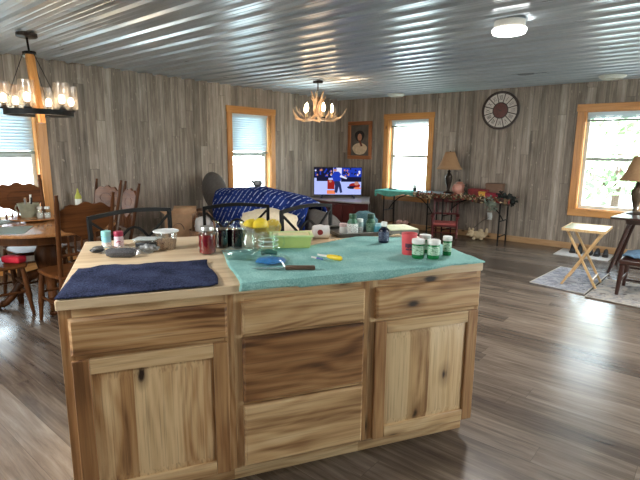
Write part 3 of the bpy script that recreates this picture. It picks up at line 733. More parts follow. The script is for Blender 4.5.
bottle('supplement_bottle', 'squat white pot at the left end of the metal tray', 'bottle', isl(1.508, 0.955, ZT), 'straight', 0.062, 0.024, WHITEP, plain('pinkish_cap', srgb(220, 190, 190), 0.4), 0.02, 0.0245, None, group=TRAYG)
bottle('supplement_bottle', 'tall grey green supplement bottle with a dark green cap, largest on the metal tray', 'bottle', isl(1.535, 0.87, ZT), 'shoulder', 0.132, 0.034, GRNB, plain('dark_green_cap', srgb(44, 84, 60), 0.4), 0.028, 0.023, LABW, (0.1, 0.7), group=TRAYG)
bottle('supplement_bottle', 'slim clear bottle between the two green bottles on the metal tray', 'bottle', isl(1.60, 0.90, ZT), 'straight', 0.095, 0.021, plain('clear_grey', srgb(160, 186, 184), 0.2), WHITEP, 0.02, 0.02, LABW, (0.15, 0.6), group=TRAYG)
bottle('supplement_bottle', 'green supplement bottle with a dark cap at the right of the metal tray', 'bottle', isl(1.675, 0.90, ZT), 'shoulder', 0.124, 0.030, GRNB, plain('deep_green_cap', srgb(20, 58, 44), 0.4), 0.030, 0.022, LABG, (0.1, 0.7), group=TRAYG)
bottle('supplement_bottle', 'short teal blue bottle at the front right of the metal tray', 'bottle', isl(1.70, 0.845, ZT), 'straight', 0.07, 0.025, plain('teal_blue_plastic', srgb(64, 148, 166), 0.35), plain('pale_blue_cap', srgb(150, 196, 206), 0.4), 0.018, 0.022, None, group=TRAYG)
# heap and board
o = MB().ball((0, 0, 0.058), (0.085, 0.06, 0.062), 28, 16, jit=0.22).build('folded_cloth', towel_mat('slate_teal_cloth', srgb(70, 98, 106), srgb(100, 130, 136)), None, isl(1.70, 1.04, CT+0.005), CAMR)
tag(o, 'rounded slate teal cloth bundle at the back of the metal tray', 'cloth')
bd = thing('cutting_board', 'thick pale cutting board with grey edges at the far right corner of the island', 'cutting board', isl(1.845, 0.845, CT+0.012), IY-R(6))
MB().box(-0.095, 0.095, -0.105, 0.105, 0.0, 0.026).build('edge_slab', plain('grey_edge', srgb(112, 112, 104), 0.6), bd, bevel=0.004)
MB().box(-0.092, 0.092, -0.102, 0.102, 0.0262, 0.032).build('top_face', plain('pale_yellow_top', srgb(212, 214, 176), 0.5), bd, bevel=0.002)
# dark blue bottle
o = bottle('medicine_bottle', 'dark navy medicine bottle with a white cap standing alone behind the red tumbler', 'bottle', isl(1.59, 0.562, TZ), 'shoulder', 0.118, 0.030, plain('navy_bottle', srgb(22, 30, 50), 0.2), WHITEP, 0.026, 0.017, printed('navy_label', srgb(44, 52, 78), srgb(150, 160, 180), 110, 0.6), (0.12, 0.68))
# red tumbler
o = thing('plastic_tumbler', 'coral red plastic tumbler with dark printing beside the pill bottles', 'tumbler', isl(1.564, 0.244, TZ), CAMR)
RED = plain('coral_red_plastic', srgb(218, 84, 90), 0.4, var=0.06)
MB().lathe([(0.0, 0.0), (0.032, 0.0), (0.034, 0.004), (0.0395, 0.108), (0.0375, 0.108), (0.032, 0.006), (0, 0.005)], 32).build('cup', RED, o)
m = MB()
for k, (a, z, w_, h_) in enumerate([(-32, 0.05, 0.010, 0.020), (-16, 0.048, 0.012, 0.022), (0, 0.05, 0.009, 0.018), (14, 0.047, 0.012, 0.022), (30, 0.05, 0.010, 0.018), (-22, 0.03, 0.016, 0.008), (10, 0.03, 0.020, 0.008)]):
    a = R(a-90); r_ = 0.0345+0.0052*z/0.108*1.0+0.0012
    r_ = 0.034+(0.0395-0.034)*(z/0.108)+0.0011
    c_ = Vector((math.cos(a)*r_, math.sin(a)*r_, z)); M_ = Matrix.Translation(c_) @ Matrix.Rotation(a+pi/2, 4, 'Z')
    m.box(-w_/2, w_/2, -0.0006, 0.0006, -h_/2, h_/2, M=M_)
m.build('printing', plain('dark_print', srgb(96, 52, 74), 0.5), o)
# pill bottles
PG = 'green pill bottles with white caps'
for lab, p_, h_, r_ in (('green pill bottle with a white cap, front left of the four', (1.560, 0.152), 0.094, 0.029),
                       ('green pill bottle with a white cap, front middle, most green showing', (1.626, 0.120), 0.092, 0.029),
                       ('green pill bottle hidden behind the front pair', (1.664, 0.255), 0.092, 0.027),
                       ('slim green pill bottle standing alone nearest the right end', (1.736, 0.164), 0.096, 0.021)):
    bottle('pill_bottle', lab, 'pill bottle', isl(p_[0], p_[1], TZ), 'straight', h_, r_, AMBG, WHITEP, 0.022, r_*1.1, LABG, (0.28, 0.86), group=PG)

# ------------------------------------------------------------------ stools
def stool(a, b, label):
    """a, b: ground-plane island coords of the two back posts"""
    A = Vector(isl(a[0], a[1], 0)); B = Vector(isl(b[0], b[1], 0)); mid = (A+B)/2; d = B-A; w = d.length
    rz = math.atan2(d.y, d.x)
    o = thing('bar_stool', label, 'bar stool', tuple(mid), rz, 'black bar stools behind the island')
    hw = w/2; zs = 0.64; zt = 1.05; sd = 0.42
    m = MB(); m.box(-hw+0.02, hw-0.02, -sd, -0.02, zs-0.05, zs); m.build('seat_pad', plain('dark_seat_vinyl', srgb(44, 38, 36), 0.6), o, bevel=0.015)
    MB().box(-hw+0.01, hw-0.01, -sd-0.005, -0.01, zs-0.075, zs-0.051).build('seat_frame', BLACKM, o)
    for s in (-1, 1):
        MB().beam((s*(hw-0.012), 0.0, zs-0.08), (s*(hw-0.008), 0.02, zt-0.01), 0.020, 0.022).build('back_post', BLACKM, o)
        MB().beam((s*(hw-0.012), 0.03, 0), (s*(hw-0.012), 0.0, zs-0.06), 0.026, 0.026).build('leg', BLACKM, o)
        MB().beam((s*(hw-0.012), -sd-0.01, 0), (s*(hw-0.02), -sd+0.02, zs-0.06), 0.026, 0.026).build('leg', BLACKM, o)
    m = MB(); K = 10
    pts = [(-hw+2*hw*k/K, 0.02, zt-0.012+0.022*math.sin(pi*k/K)) for k in range(K+1)]
    for p, q in zip(pts[:-1], pts[1:]): m.beam(p, q, 0.02, 0.024)
    m.build('top_rail', BLACKM, o)
    MB().beam((-hw+0.01, 0.005, zs+0.05), (hw-0.01, 0.005, zs+0.05), 0.018, 0.022).build('lower_rail', BLACKM, o)
    z0, z1 = zs+0.05, zt-0.02; m = MB()
    m.beam((-hw+0.02, 0.012, z1-0.02), (hw*0.45, 0.012, z0), 0.012, 0.014); m.beam((hw-0.02, 0.012, z1-0.02), (-hw*0.45, 0.012, z0), 0.012, 0.014)
    m.build('cross_brace', BLACKM, o)
    arc = [(-hw*0.72+1.44*hw*k/12, 0.010, z0+(z1-z0)*0.78*math.sin(pi*k/12)) for k in range(13)]
    m = MB()
    for p, q in zip(arc[:-1], arc[1:]): m.beam(p, q, 0.012, 0.014)
    m.build('arch_brace', BLACKM, o)
    m = MB()
    for s in (-1, 1): m.beam((s*(hw-0.012), 0.02, 0.2), (s*(hw-0.012), -sd, 0.2), 0.018, 0.018)
    m.beam((-hw+0.01, -sd, 0.2), (hw-0.01, -sd, 0.2), 0.018, 0.018); m.build('footrest', BLACKM, o)
    return o
stool((0.02, 1.24), (0.50, 1.557), 'black bar stool behind the left end of the island, beyond the tub of nuts')
stool((0.708, 1.558), (1.18, 1.55), 'black bar stool behind the jars and lemon bowl')
stool((1.177, 1.194), (1.65, 1.486), 'black bar stool behind the white mug, right of the three')

# ------------------------------------------------------------------ dining chairs
def chair_proto(label, loc, rz):
    """press-back oak chair; origin on floor between rear legs; faces local -y"""
    o = thing('dining_chair', label, 'dining chair', loc, rz, 'oak press-back dining chairs')
    zs = 0.45; hw = 0.215
    seat = [(-0.19, 0.02), (0.19, 0.02), (0.225, -0.18), (0.215, -0.40), (0.12, -0.435), (-0.12, -0.435), (-0.215, -0.40), (-0.225, -0.18)]
    MB().prism(seat, zs-0.03, zs).build('seat', OAKX, o, bevel=0.01)
    for s in (-1, 1):
        pr = [(s*0.185, 0.0, zs), (s*0.195, 0.035, 0.62), (s*0.205, 0.075, 0.82), (s*0.213, 0.12, 1.04), (s*0.215, 0.128, 1.075), (s*0.216, 0.132, 1.10)]
        MB().tube(pr, [0.019, 0.017, 0.019, 0.018, 0.012, 0.014], 10).build('back_post', OAK, o)
        MB().tube([(s*0.215, 0.05, 0.0), (s*0.20, 0.02, 0.2), (s*0.185, 0.0, zs-0.01)], [0.014, 0.02, 0.018], 10).build('leg', OAK, o)
        MB().tube([(s*0.215, -0.42, 0.0), (s*0.21, -0.405, 0.12), (s*0.205, -0.40, 0.18), (s*0.195, -0.385, 0.34), (s*0.185, -0.37, zs-0.01)], [0.014, 0.018, 0.024, 0.022, 0.017], 10).build('leg', OAK, o)
    def yb(z): return 0.035+(z-0.62)*0.195
    # broad pressed crest with a wavy top and a shaped lower edge
    K = 24; top = []; bot = []
    for k in range(K+1):
        u = -1+2*k/K; x = u*0.197
        top.append((x, 0.985+0.042*math.cos(u*pi/2)**0.8+0.010*math.cos(u*pi*3.2)))
        bot.append((x, 0.762-0.022*math.cos(u*pi*2)*(1 if abs(u) < 0.75 else 0.3)+0.10*abs(u)**3))
    vs = []; 
    for (x, z) in top: vs.append((x, yb(z)-0.012, z))
    for (x, z) in bot: vs.append((x, yb(z)-0.012, z))
    for (x, z) in top: vs.append((x, yb(z)+0.008, z))
    for (x, z) in bot: vs.append((x, yb(z)+0.008, z))
    n = K+1; fs = []
    for k in range(K):
        fs += [(k, k+1, n+k+1, n+k), (2*n+k, 3*n+k, 3*n+k+1, 2*n+k+1), (k, 2*n+k, 2*n+k+1, k+1), (n+k, n+k+1, 3*n+k+1, 3*n+k)]
    fs += [(0, n, 3*n, 2*n), (K, 2*n+K, 3*n+K, n+K)]
    m = MB().add(vs, fs)
    cst = m.build('crest_rail', OAKX, o)
    m = MB()
    m.tube([(0.10*math.cos(a*pi/10), yb(0.9+0.05*math.sin(a*pi/10))-0.0125, 0.9+0.05*math.sin(a*pi/10)) for a in range(20)], 0.003, 6, closed=True)
    m.build('pressed_scrollwork', OAK, cst)
    MB().tube([(-0.19, yb(0.62), 0.62), (0.19, yb(0.62), 0.62)], 0.013, 8).build('lower_rail', OAKX, o)
    for k in range(6):
        x = -0.13+0.052*k
        MB().tube([(x*0.95, yb(0.62), 0.625), (x*0.97, yb(0.66), 0.66), (x, yb(0.71), 0.71), (x, yb(0.77), 0.775)], [0.006, 0.010, 0.010, 0.006], 8).build('spindle', OAK, o)
    for z, y0 in ((0.17, -0.405), (0.25, -0.40)): MB().tube([(-0.205, y0, z), (0, y0, z), (0.205, y0, z)], [0.009, 0.013, 0.009], 8).build('rung', OAK, o)
    for s in (-1, 1): MB().tube([(s*0.205, -0.40, 0.21), (s*0.203, -0.19, 0.21), (s*0.20, 0.02, 0.21)], [0.009, 0.013, 0.009], 8).build('rung', OAK, o)
    MB().tube([(-0.20, 0.02, 0.27), (0.20, 0.02, 0.27)], 0.011, 8).build('rung', OAK, o)
    return o
TX, TY = 1.44, -6.22
cB = chair_proto('oak dining chair with its dark back to the island, nearest the black stools', (2.30, -6.265, 0), -pi/2)
cA = dup(cB, (0.86, -6.20, 0), pi/2, 'oak dining chair in front of the dining window, wavy crest facing the room'); cA.scale = (1.04, 1.0, 1.06)
cC = dup(cB, (1.41, -6.86, 0), pi-R(4), 'oak dining chair pushed under the table at the left edge, bags on its seat')
cD = dup(cB, (0.93, -5.46, 0), R(9), 'oak dining chair on the far side of the table, left of the pair')
cE = dup(cB, (1.47, -5.50, 0), R(-11), 'oak dining chair on the far side of the table, right of the pair')

# dining table
o = thing('dining_table', 'round golden oak pedestal dining table under the wagon wheel chandelier', 'dining table', (TX, TY, 0), -0.42)
MB().lathe([(0.0, 0.715), (0.575, 0.715), (0.60, 0.722), (0.605, 0.735), (0.598, 0.748), (0.585, 0.752), (0.0, 0.752)], 64).build('tabletop', OAKT, o)
MB().lathe([(0.0, 0.64), (0.49, 0.64), (0.50, 0.645), (0.50, 0.714), (0.0, 0.714)], 48).build('apron', OAK, o)
MB().lathe([(0.0, 0.20), (0.09, 0.20), (0.10, 0.23), (0.11, 0.26), (0.112, 0.28), (0.085, 0.31), (0.095, 0.36), (0.112, 0.43), (0.108, 0.50), (0.08, 0.56), (0.12, 0.585), (0.12, 0.60), (0.09, 0.62), (0.16, 0.64), (0.0, 0.64)], 32).build('pedestal', OAK, o)
for k in range(4):
    a = k*pi/2+0.1; c_, s_ = math.cos(a), math.sin(a)
    pts = [(0.07, 0.30), (0.16, 0.28), (0.25, 0.20), (0.31, 0.11), (0.36, 0.055), (0.39, 0.045), (0.42, 0.04)]
    lg = MB().tube([(c_*r_, s_*r_, z) for r_, z in pts], [0.045, 0.046, 0.040, 0.033, 0.030, 0.034, 0.02], 12).build('leg', OAK, o)
    m = MB()
    for j in (-1, 0, 1): m.ball((c_*0.425-s_*0.022*j, s_*0.425+c_*0.022*j, 0.022), (0.02, 0.02, 0.022), 10, 6)
    m.build('claw_foot', OAK, lg)
TT = 0.752
# things on the table
ls = thing('lazy_susan', 'round wooden lazy susan in the middle of the dining table', 'lazy susan', (1.12, -6.19, TT))
MB().lathe([(0.0, 0.0), (0.08, 0.0), (0.08, 0.012), (0.0, 0.012)], 24).build('base', OAK, ls)
MB().lathe([(0.0, 0.0125), (0.205, 0.0125), (0.215, 0.02), (0.21, 0.03), (0.0, 0.03)], 48).build('turntable', OAKT, ls)
ck = thing('stoneware_crock', 'pale green grey stoneware crock with a handle on the lazy susan', 'crock', (1.07, -6.22, TT+0.03), CAMR); ck.scale = (0.78, 0.78, 0.8)
STON = plain('stoneware', srgb(150, 152, 132), 0.4, var=0.12)
MB().lathe([(0.0, 0.0), (0.085, 0.0), (0.09, 0.01), (0.10, 0.09), (0.118, 0.155), (0.122, 0.165), (0.112, 0.165), (0.09, 0.09), (0.08, 0.014), (0, 0.012)], 36).build('pot', STON, ck)
MB().tube([(-0.105, 0, 0.14), (-0.15, 0, 0.135), (-0.165, 0, 0.10), (-0.14, 0, 0.055), (-0.093, 0, 0.05)], 0.009, 8).build('handle', STON, ck)
for j, (dx, dy, h_) in enumerate(((0.015, 0.01, 0.20), (0.035, -0.015, 0.175), (-0.025, 0.015, 0.17), (0.0, -0.03, 0.165))):
    b0 = Vector(rel(dx*0.7, dy*0.7, 0)); t0 = Vector(rel(dx*1.5, dy*1.5, h_))
    u = thing('kitchen_utensil', ['tallest pale utensil handle standing in the crock', 'dark utensil handle at the right of the crock', 'utensil handle at the left of the crock', 'short utensil handle at the front of the crock'][j], 'utensil', tuple(Vector((1.07, -6.22, TT+0.045))), 0, 'utensils in the crock')
    MB().tube([b0, (b0*0.4+t0*0.6)], 0.005, 8).build('shaft', plain('steel_shaft', srgb(160, 160, 158), 0.3, 0.8), u)
    MB().tube([(b0*0.4+t0*0.6), t0], [0.008, 0.010], 8).build('handle', [WHITEP, BLACKP, plain('tan_handle', srgb(190, 150, 110), 0.5), plain('grey_handle', srgb(140, 140, 136), 0.5)][j], u)
for j, (a, b, lab) in enumerate(((0.165, -0.05, 'clear glass shaker next to the crock, left of two'), (0.225, -0.03, 'clear glass shaker with a silver top, right of two'))):
    p_ = Vector((1.06, -6.24, TT+0.03))+Vector(rel(a-0.015, b+0.02, 0))
    g_ = thing('glass_shaker', lab, 'shaker', tuple(p_), 0, 'glass shakers on the lazy susan')
    MB().lathe([(0.0, 0.0), (0.028, 0.0), (0.03, 0.07), (0.024, 0.082), (0.0, 0.083)], 20).build('body', CLEAR, g_)
    MB().lathe([(0.0, 0.001), (0.025, 0.001), (0.026, 0.045), (0.0, 0.046)], 16).build('contents', plain('salt', srgb(206, 208, 206), 0.8), g_)
    MB().lathe([(0.0, 0.0835), (0.026, 0.0835), (0.024, 0.105), (0.0, 0.108)], 20).build('cap', ZINC, g_)
MATM = plain('grey_green_placemat', srgb(120, 136, 132), 0.7, var=0.1, sc=50)
for (x, y, rz, lab) in ((1.62, -6.55, R(-28), 'grey green placemat on the near side of the table'), (0.98, -6.53, R(30), 'grey green placemat on the window side of the table')):
    o = MB().prism([(-0.20, -0.13), (0.20, -0.13), (0.20, 0.13), (-0.20, 0.13)], 0.0005, 0.005).build('placemat', MATM, None, (x, y, TT), rz, bevel=0.001); tag(o, lab, 'placemat', 'placemats on the dining table')
# bags on chair C
seatC = Vector((1.33, -6.72, 0.452))
def blob(u, v):
    return None
o = thing('grocery_bag', 'white plastic grocery bag on the seat of the left dining chair', 'bag', (1.40, -6.78, 0.452), 0.2)
MB().ball((0, 0, 0.055), (0.15, 0.13, 0.055), 22, 12, jit=0.35).build('bag_body', plain('white_bag_film', srgb(220, 222, 226), 0.4, var=0.08), o)
MB().tube([(0.08, 0.0, 0.09), (0.10, 0.02, 0.16), (0.12, 0.06, 0.17), (0.13, 0.09, 0.08)], 0.006, 6).build('handle', CACHE['white_bag_film'], o)
o = MB().prism([(-0.09, -0.05), (0.09, -0.05), (0.09, 0.05), (-0.09, 0.05)], 0.0, 0.06).build('red_pouch', plain('bright_red_cloth', srgb(190, 24, 48), 0.6), None, (1.50, -6.52, 0.452), 0.5, bevel=0.015)
tag(o, 'bright red soft pouch on the left dining chair beside the white bag', 'pouch')
# bottle on sill of dining window / by the wall
wn = thing('plant_stand', 'narrow dark stand against the wall right of the dining window', 'plant stand', (0.16, -5.36, 0))
MB().box(-0.12, 0.12, -0.12, 0.12, 0.72, 0.74).build('top', OAKX, wn)
for sx in (-1, 1):
    for sy in (-1, 1): MB().beam((sx*0.1, sy*0.1, 0), (sx*0.1, sy*0.1, 0.72), 0.025, 0.025).build('leg', OAK, wn)
o = thing('squeeze_bottle', 'yellow green squeeze bottle with a white label standing by the left wall', 'bottle', (0.16, -5.36, 0.74))
MB().lathe([(0.0, 0), (0.036, 0.0), (0.038, 0.01), (0.038, 0.12), (0.014, 0.17), (0.0, 0.17)], 20).build('body', plain('yellow_green_plastic', srgb(168, 168, 62), 0.4), o)
MB().lathe([(0.0385, 0.02), (0.039, 0.021), (0.039, 0.09), (0.0385, 0.091)], 20, cap=False).build('label_band', PAPER, o)
MB().lathe([(0.0, 0.1705), (0.014, 0.1705), (0.007, 0.215), (0.0, 0.216)], 14).build('nozzle', plain('yellow_nozzle', srgb(176, 172, 70), 0.4), o)

# ------------------------------------------------------------------ wagon-wheel chandelier
BULB = emit('warm_bulb', (1.0, 0.76, 0.50), 20)
ch = thing('wagon_wheel_chandelier', 'black ring chandelier with a wooden column and seeded glass shades over the dining table', 'chandelier', (1.305, -6.17, H-0.008))
MB().lathe([(0.0, 0.0), (0.085, 0.0), (0.085, -0.028), (0.075, -0.034), (0.0, -0.034)], 32).build('canopy', DARKM, ch)
MB().tube([(0, 0, -0.03), (0.008, 0.006, -0.16)], 0.009, 8).build('stem', BLACKM, ch)
tx, ty = 0.055, 0.033   # the column hangs slightly out of plumb
def cz(z): f = (-z-0.16)/0.6; return (tx*f*0.8+0.008, ty*f*0.8+0.006, z)
MB().tube([cz(-0.155), cz(-0.175)], 0.055, 20).build('top_cap', BLACKM, ch)
for k in range(4):
    a = k*pi/2+0.5; d_ = Vector((math.cos(a)*0.021, math.sin(a)*0.021, 0))
    MB().beam(Vector(cz(-0.175))+d_, Vector(cz(-0.77))+d_, 0.036, 0.036).build('column_board', PINE, ch, bevel=0.004)
RZ = -0.68; RC = Vector(cz(RZ)); RC.z = 0; RR = 0.272
m = MB(); prof = [(RR-0.012, RZ-0.025), (RR+0.006, RZ-0.025), (RR+0.006, RZ+0.022), (RR-0.012, RZ+0.022), (RR-0.012, RZ-0.025)]
m.lathe(prof, 64, c=(RC.x, RC.y, 0), cap=False); m.build('ring', BLACKM, ch)
m = MB()
for k in range(3):
    a = k*pi/3+0.4; d_ = Vector((math.cos(a), math.sin(a), 0))*RR
    m.beam(RC-d_+Vector((0, 0, RZ)), RC+d_+Vector((0, 0, RZ)), 0.02, 0.02)
m.build('spoke', BLACKM, ch)
m = MB()
for k in range(3):
    a = k*2*pi/3+0.35; d_ = Vector((math.cos(a), math.sin(a), 0))
    m.tube([Vector(cz(-0.17))+d_*0.05, RC+d_*RR+Vector((0, 0, RZ+0.02))], 0.003, 6)
m.build('support_rod', BLACKM, ch)
def seeded():
    t = NT('seeded_glass'); tc = t.add('TexCoord')
    vo = t.add('TexVoronoi', {'Vector': tc.outputs['Object'], 'Scale': 70.0}).outputs['Distance']
    tr = t.add('BsdfTransparent', {'Color': (0.96, 0.94, 0.91, 1)}); tl = t.add('BsdfTranslucent', {'Color': (0.95, 0.90, 0.84, 1)})
    gl = t.add('BsdfGlossy', {'Roughness': 0.1}); f = t.ramp(vo, [(0.1, (0.26, 0.26, 0.26)), (0.5, (0.05, 0.05, 0.05))])
    m1 = t.add('MixShader', {0: f, 1: tr.outputs[0], 2: tl.outputs[0]}); m2 = t.add('MixShader', {0: 0.06, 1: m1.outputs[0], 2: gl.outputs[0]})
    t.link(m2.outputs[0], t.out.inputs[0]); return t.m
SEED = seeded()
for k in range(6):
    a = R(-138+60*k)+CAMR
    p_ = RC+Vector((math.cos(a), math.sin(a), 0))*(RR-0.003)+Vector((0, 0, RZ))
    sk = MB().lathe([(0.0, 0.022), (0.03, 0.022), (0.034, 0.03), (0.018, 0.045), (0.018, 0.075), (0.0, 0.076)], 16, c=tuple(p_)).build('socket', BLACKM, ch)
    MB().lathe([(0.042, 0.04), (0.064, 0.046), (0.064, 0.255), (0.0615, 0.255), (0.061, 0.05), (0.042, 0.045)], 28, c=tuple(p_), cap=False).build('glass_shade', SEED, sk)
    MB().ball(tuple(p_+Vector((0, 0, 0.115))), (0.026, 0.026, 0.038), 14, 8).build('bulb', BULB, sk)

# ------------------------------------------------------------------ antler chandelier
BULB2 = emit('candle_bulb', (1.0, 0.70, 0.42), 34)
ANT = plain('antler_bone', srgb(186, 156, 124), 0.5, var=0.35, sc=12)
AN2 = plain('antler_tip', srgb(222, 190, 150), 0.45, var=0.2, sc=12)
ac = thing('antler_chandelier', 'antler chandelier with candle bulbs hanging in the far corner', 'chandelier', (1.435, -2.344, H-0.008))
MB().lathe([(0.0, 0.0), (0.075, 0.0), (0.07, -0.02), (0.0, -0.024)], 24).build('canopy', DARKM, ac)
MB().tube([(0, 0, -0.02), (0, 0, -0.13)], 0.008, 8).build('stem', DARKM, ac)
rnd = random.Random(11)
for k in range(5):       # upright antlers wound round the column
    a = k*2*pi/5
    def pt(r_, z, da): return (r_*math.cos(a+da), r_*math.sin(a+da), z)
    m = MB(); m.tube([pt(0.02, -0.50, 0), pt(0.055, -0.40, 0.5), pt(0.05, -0.30, 1.0), pt(0.075, -0.2, 1.4), pt(0.10, -0.13, 1.5)], [0.020, 0.024, 0.022, 0.016, 0.004], 8)
    m.tube([pt(0.052, -0.28, 1.05), pt(0.10, -0.24, 1.0), pt(0.125, -0.19, 0.95)], [0.014, 0.010, 0.003], 8)
    m.build('column_antler', ANT, ac)
for k in range(5):       # arms sweeping out, each with tines and a candle
    a = k*2*pi/5+CAMR+0.05
    def pt(r_, z, da=0.0): return (r_*math.cos(a+da), r_*math.sin(a+da), z)
    m = MB(); m.tube([pt(0.03, -0.47), pt(0.12, -0.545, 0.1), pt(0.24, -0.555, 0.16), pt(0.34, -0.51, 0.14), pt(0.41, -0.43, 0.10), pt(0.43, -0.37, 0.09)], [0.022, 0.021, 0.019, 0.015, 0.010, 0.003], 9)
    m.tube([pt(0.15, -0.55, 0.12), pt(0.22, -0.52, -0.22), pt(0.27, -0.45, -0.36), pt(0.28, -0.39, -0.38)], [0.015, 0.012, 0.008, 0.003], 8)
    m.tube([pt(0.26, -0.55, 0.16), pt(0.33, -0.53, 0.5), pt(0.36, -0.46, 0.62)], [0.016, 0.012, 0.003], 8)
    arm = m.build('arm_antler', ANT, ac)
    cx_, cy_, _ = pt(0.21, 0, 0.05)
    MB().lathe([(0.0, -0.535), (0.03, -0.53), (0.034, -0.515), (0.0, -0.512)], 14, c=(cx_, cy_, 0)).build('candle_cup', DARKM, arm)
    MB().cyl((cx_, cy_, -0.5115), (cx_, cy_, -0.44), 0.014, n=12).build('candle_sleeve', plain('ivory_sleeve', srgb(220, 196, 150), 0.5), arm)
    MB().lathe([(0.0, -0.4395), (0.012, -0.4395), (0.026, -0.40), (0.022, -0.36), (0.006, -0.315), (0, -0.312)], 12, c=(cx_, cy_, 0)).build('flame_bulb', BULB2, arm)

# ------------------------------------------------------------------ ceiling fixtures
LEDM = emit('led_diffuser', (1.0, 0.98, 0.92), 9)
def flush(x, y, label, watts=46):
    o = thing('ceiling_light', label, 'ceiling light', (x, y, H-0.008), 0, 'round flush ceiling lights')
    MB().lathe([(0.0, 0.0), (0.115, 0.0), (0.115, -0.055), (0.105, -0.058), (0.0, -0.058)], 40).build('housing', plain('cream_housing', srgb(212, 206, 196), 0.4, var=0.03), o)
    MB().lathe([(0.0, -0.0585), (0.125, -0.0585), (0.128, -0.068), (0.118, -0.090), (0.06, -0.104), (0.0, -0.107)], 40).build('diffuser', LEDM, o)
    L = bpy.data.lights.new('led', 'AREA'); L.shape = 'DISK'; L.size = 0.24; L.energy = watts; L.color = (1.0, 0.97, 0.93)
    q = bpy.data.objects.new('led', L); COL.objects.link(q); q.location = (x, y, H-0.14)
flush(4.765, -3.99, 'lit round white flush light on the ribbed metal ceiling')
# matching fittings added out of view as fill light for the room
for x, y, e_ in ((7.6, -2.0, 46), (7.4, -3.9, 50), (5.35, -8.2, 10), (3.3, -8.7, 120)): flush(x, y, 'round white flush ceiling light added for fill, out of view', e_)
def vent(x, y, label):
    o = thing('ceiling_vent', label, 'ceiling vent', (x, y, H-0.008), 0, 'round ceiling vents')
    MB().lathe([(0.10, 0.0), (0.16, 0.0), (0.16, -0.014), (0.12, -0.045), (0.10, -0.04)], 36, cap=False).build('flange', plain('vent_white', srgb(206, 208, 200), 0.4, var=0.04), o)
    m = MB()
    for r_ in (0.09, 0.065, 0.04): m.lathe([(r_, -0.010), (r_+0.012, -0.042), (r_+0.012, -0.039), (r_, -0.007)], 32, cap=False)
    m.build('louvre_cone', CACHE['vent_white'], o)
    MB().lathe([(0.0, -0.014), (0.03, -0.014), (0.026, -0.024), (0, -0.026)], 24).build('hub', CACHE['vent_white'], o)
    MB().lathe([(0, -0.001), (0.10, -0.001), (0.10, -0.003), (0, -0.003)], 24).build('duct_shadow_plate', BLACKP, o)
vent(4.90, -0.50, 'round white air vent on the ceiling above the right window')
vent(1.545, -0.335, 'round white air vent on the ceiling above the middle window')

# ------------------------------------------------------------------ clock
ck = thing('wall_clock', 'large round wall clock with twelve pale numeral tiles and a brown centre', 'clock', (3.30, -0.001, 2.094))
MY = Matrix.Rotation(pi/2, 4, 'X')      # lathe axis -> -y
def ly(prof, n=48): return MB().lathe(prof, n, M=MY)
ly([(0.0, 0.0), (0.298, 0.0), (0.302, 0.012), (0.298, 0.034), (0.276, 0.036), (0.272, 0.014), (0.0, 0.013)]).build('rim', plain('dark_brown_rim', srgb(52, 36, 30), 0.45), ck)
TILE = plain('pale_tile', srgb(206, 196, 186), 0.6, var=0.08)
INK = plain('numeral_ink', srgb(58, 44, 42), 0.6)
rom = ['XII', 'I', 'II', 'III', 'IIII', 'V', 'VI', 'VII', 'VIII', 'IX', 'X', 'XI']
def strokes(s):
    """roman strokes as line segments in a unit-height box"""
    segs = []; x = 0.0
    for ch_ in s:
        if ch_ == 'I': segs.append(((x+0.1, 0), (x+0.1, 1))); x += 0.28
        elif ch_ == 'V': segs += [((x, 1), (x+0.25, 0)), ((x+0.25, 0), (x+0.5, 1))]; x += 0.6
        else: segs += [((x, 0), (x+0.5, 1)), ((x, 1), (x+0.5, 0))]; x += 0.6
    return segs, x-0.08
for k in range(12):
    a = pi/2-k*pi/6; m = MB(); hw = R(13.4)
    outer = [(0.262*math.cos(a+hw*(1-2*j/6)), 0.262*math.sin(a+hw*(1-2*j/6))) for j in range(7)]
    inner = [(0.128*math.cos(a-hw*0.86*(1-2*j/4)), 0.128*math.sin(a-hw*0.86*(1-2*j/4))) for j in range(5)]
    tl = MB().prism(outer+inner, 0.014, 0.020, M=MY).build('numeral_tile', TILE, ck)
    sg, wd = strokes(rom[k]); m = MB(); s_ = 0.072; wsc = min(1.0, 0.050/(wd*s_)) if wd > 0 else 1
    ux = Vector((math.sin(a), -math.cos(a), 0)); uy = Vector((math.cos(a), math.sin(a), 0))
    for p, q in sg:
        P_ = ux*((p[0]-wd/2)*s_*wsc)+uy*(0.162+p[1]*s_); Q_ = ux*((q[0]-wd/2)*s_*wsc)+uy*(0.162+q[1]*s_)
        d_ = (Q_-P_).normalized(); n_ = Vector((-d_.y, d_.x, 0))*0.0026
        poly = [P_-n_, Q_-n_, Q_+n_, P_+n_]
        m.prism([(v.x, v.y) for v in poly], 0.0203, 0.0213, M=MY)
    m.build('numeral', INK, tl)
ly([(0.0, 0.0135), (0.108, 0.0135), (0.112, 0.022), (0.104, 0.026), (0.0, 0.026)], 36).build('centre_disc', plain('brown_centre', srgb(92, 50, 44), 0.5, var=0.25, sc=40), ck)
for ang, ln, nm in ((R(20), 0.11, 'hour_hand'), (R(155), 0.16, 'minute_hand')):
    MB().prism([(-0.02*math.cos(ang)-0.006*math.sin(ang), -0.02*math.sin(ang)+0.006*math.cos(ang)), (-0.02*math.cos(ang)+0.006*math.sin(ang), -0.02*math.sin(ang)-0.006*math.cos(ang)), (ln*0.62*math.cos(ang), ln*0.62*math.sin(ang))], 0.0275, 0.029, M=MY).build(nm, INK, ck)

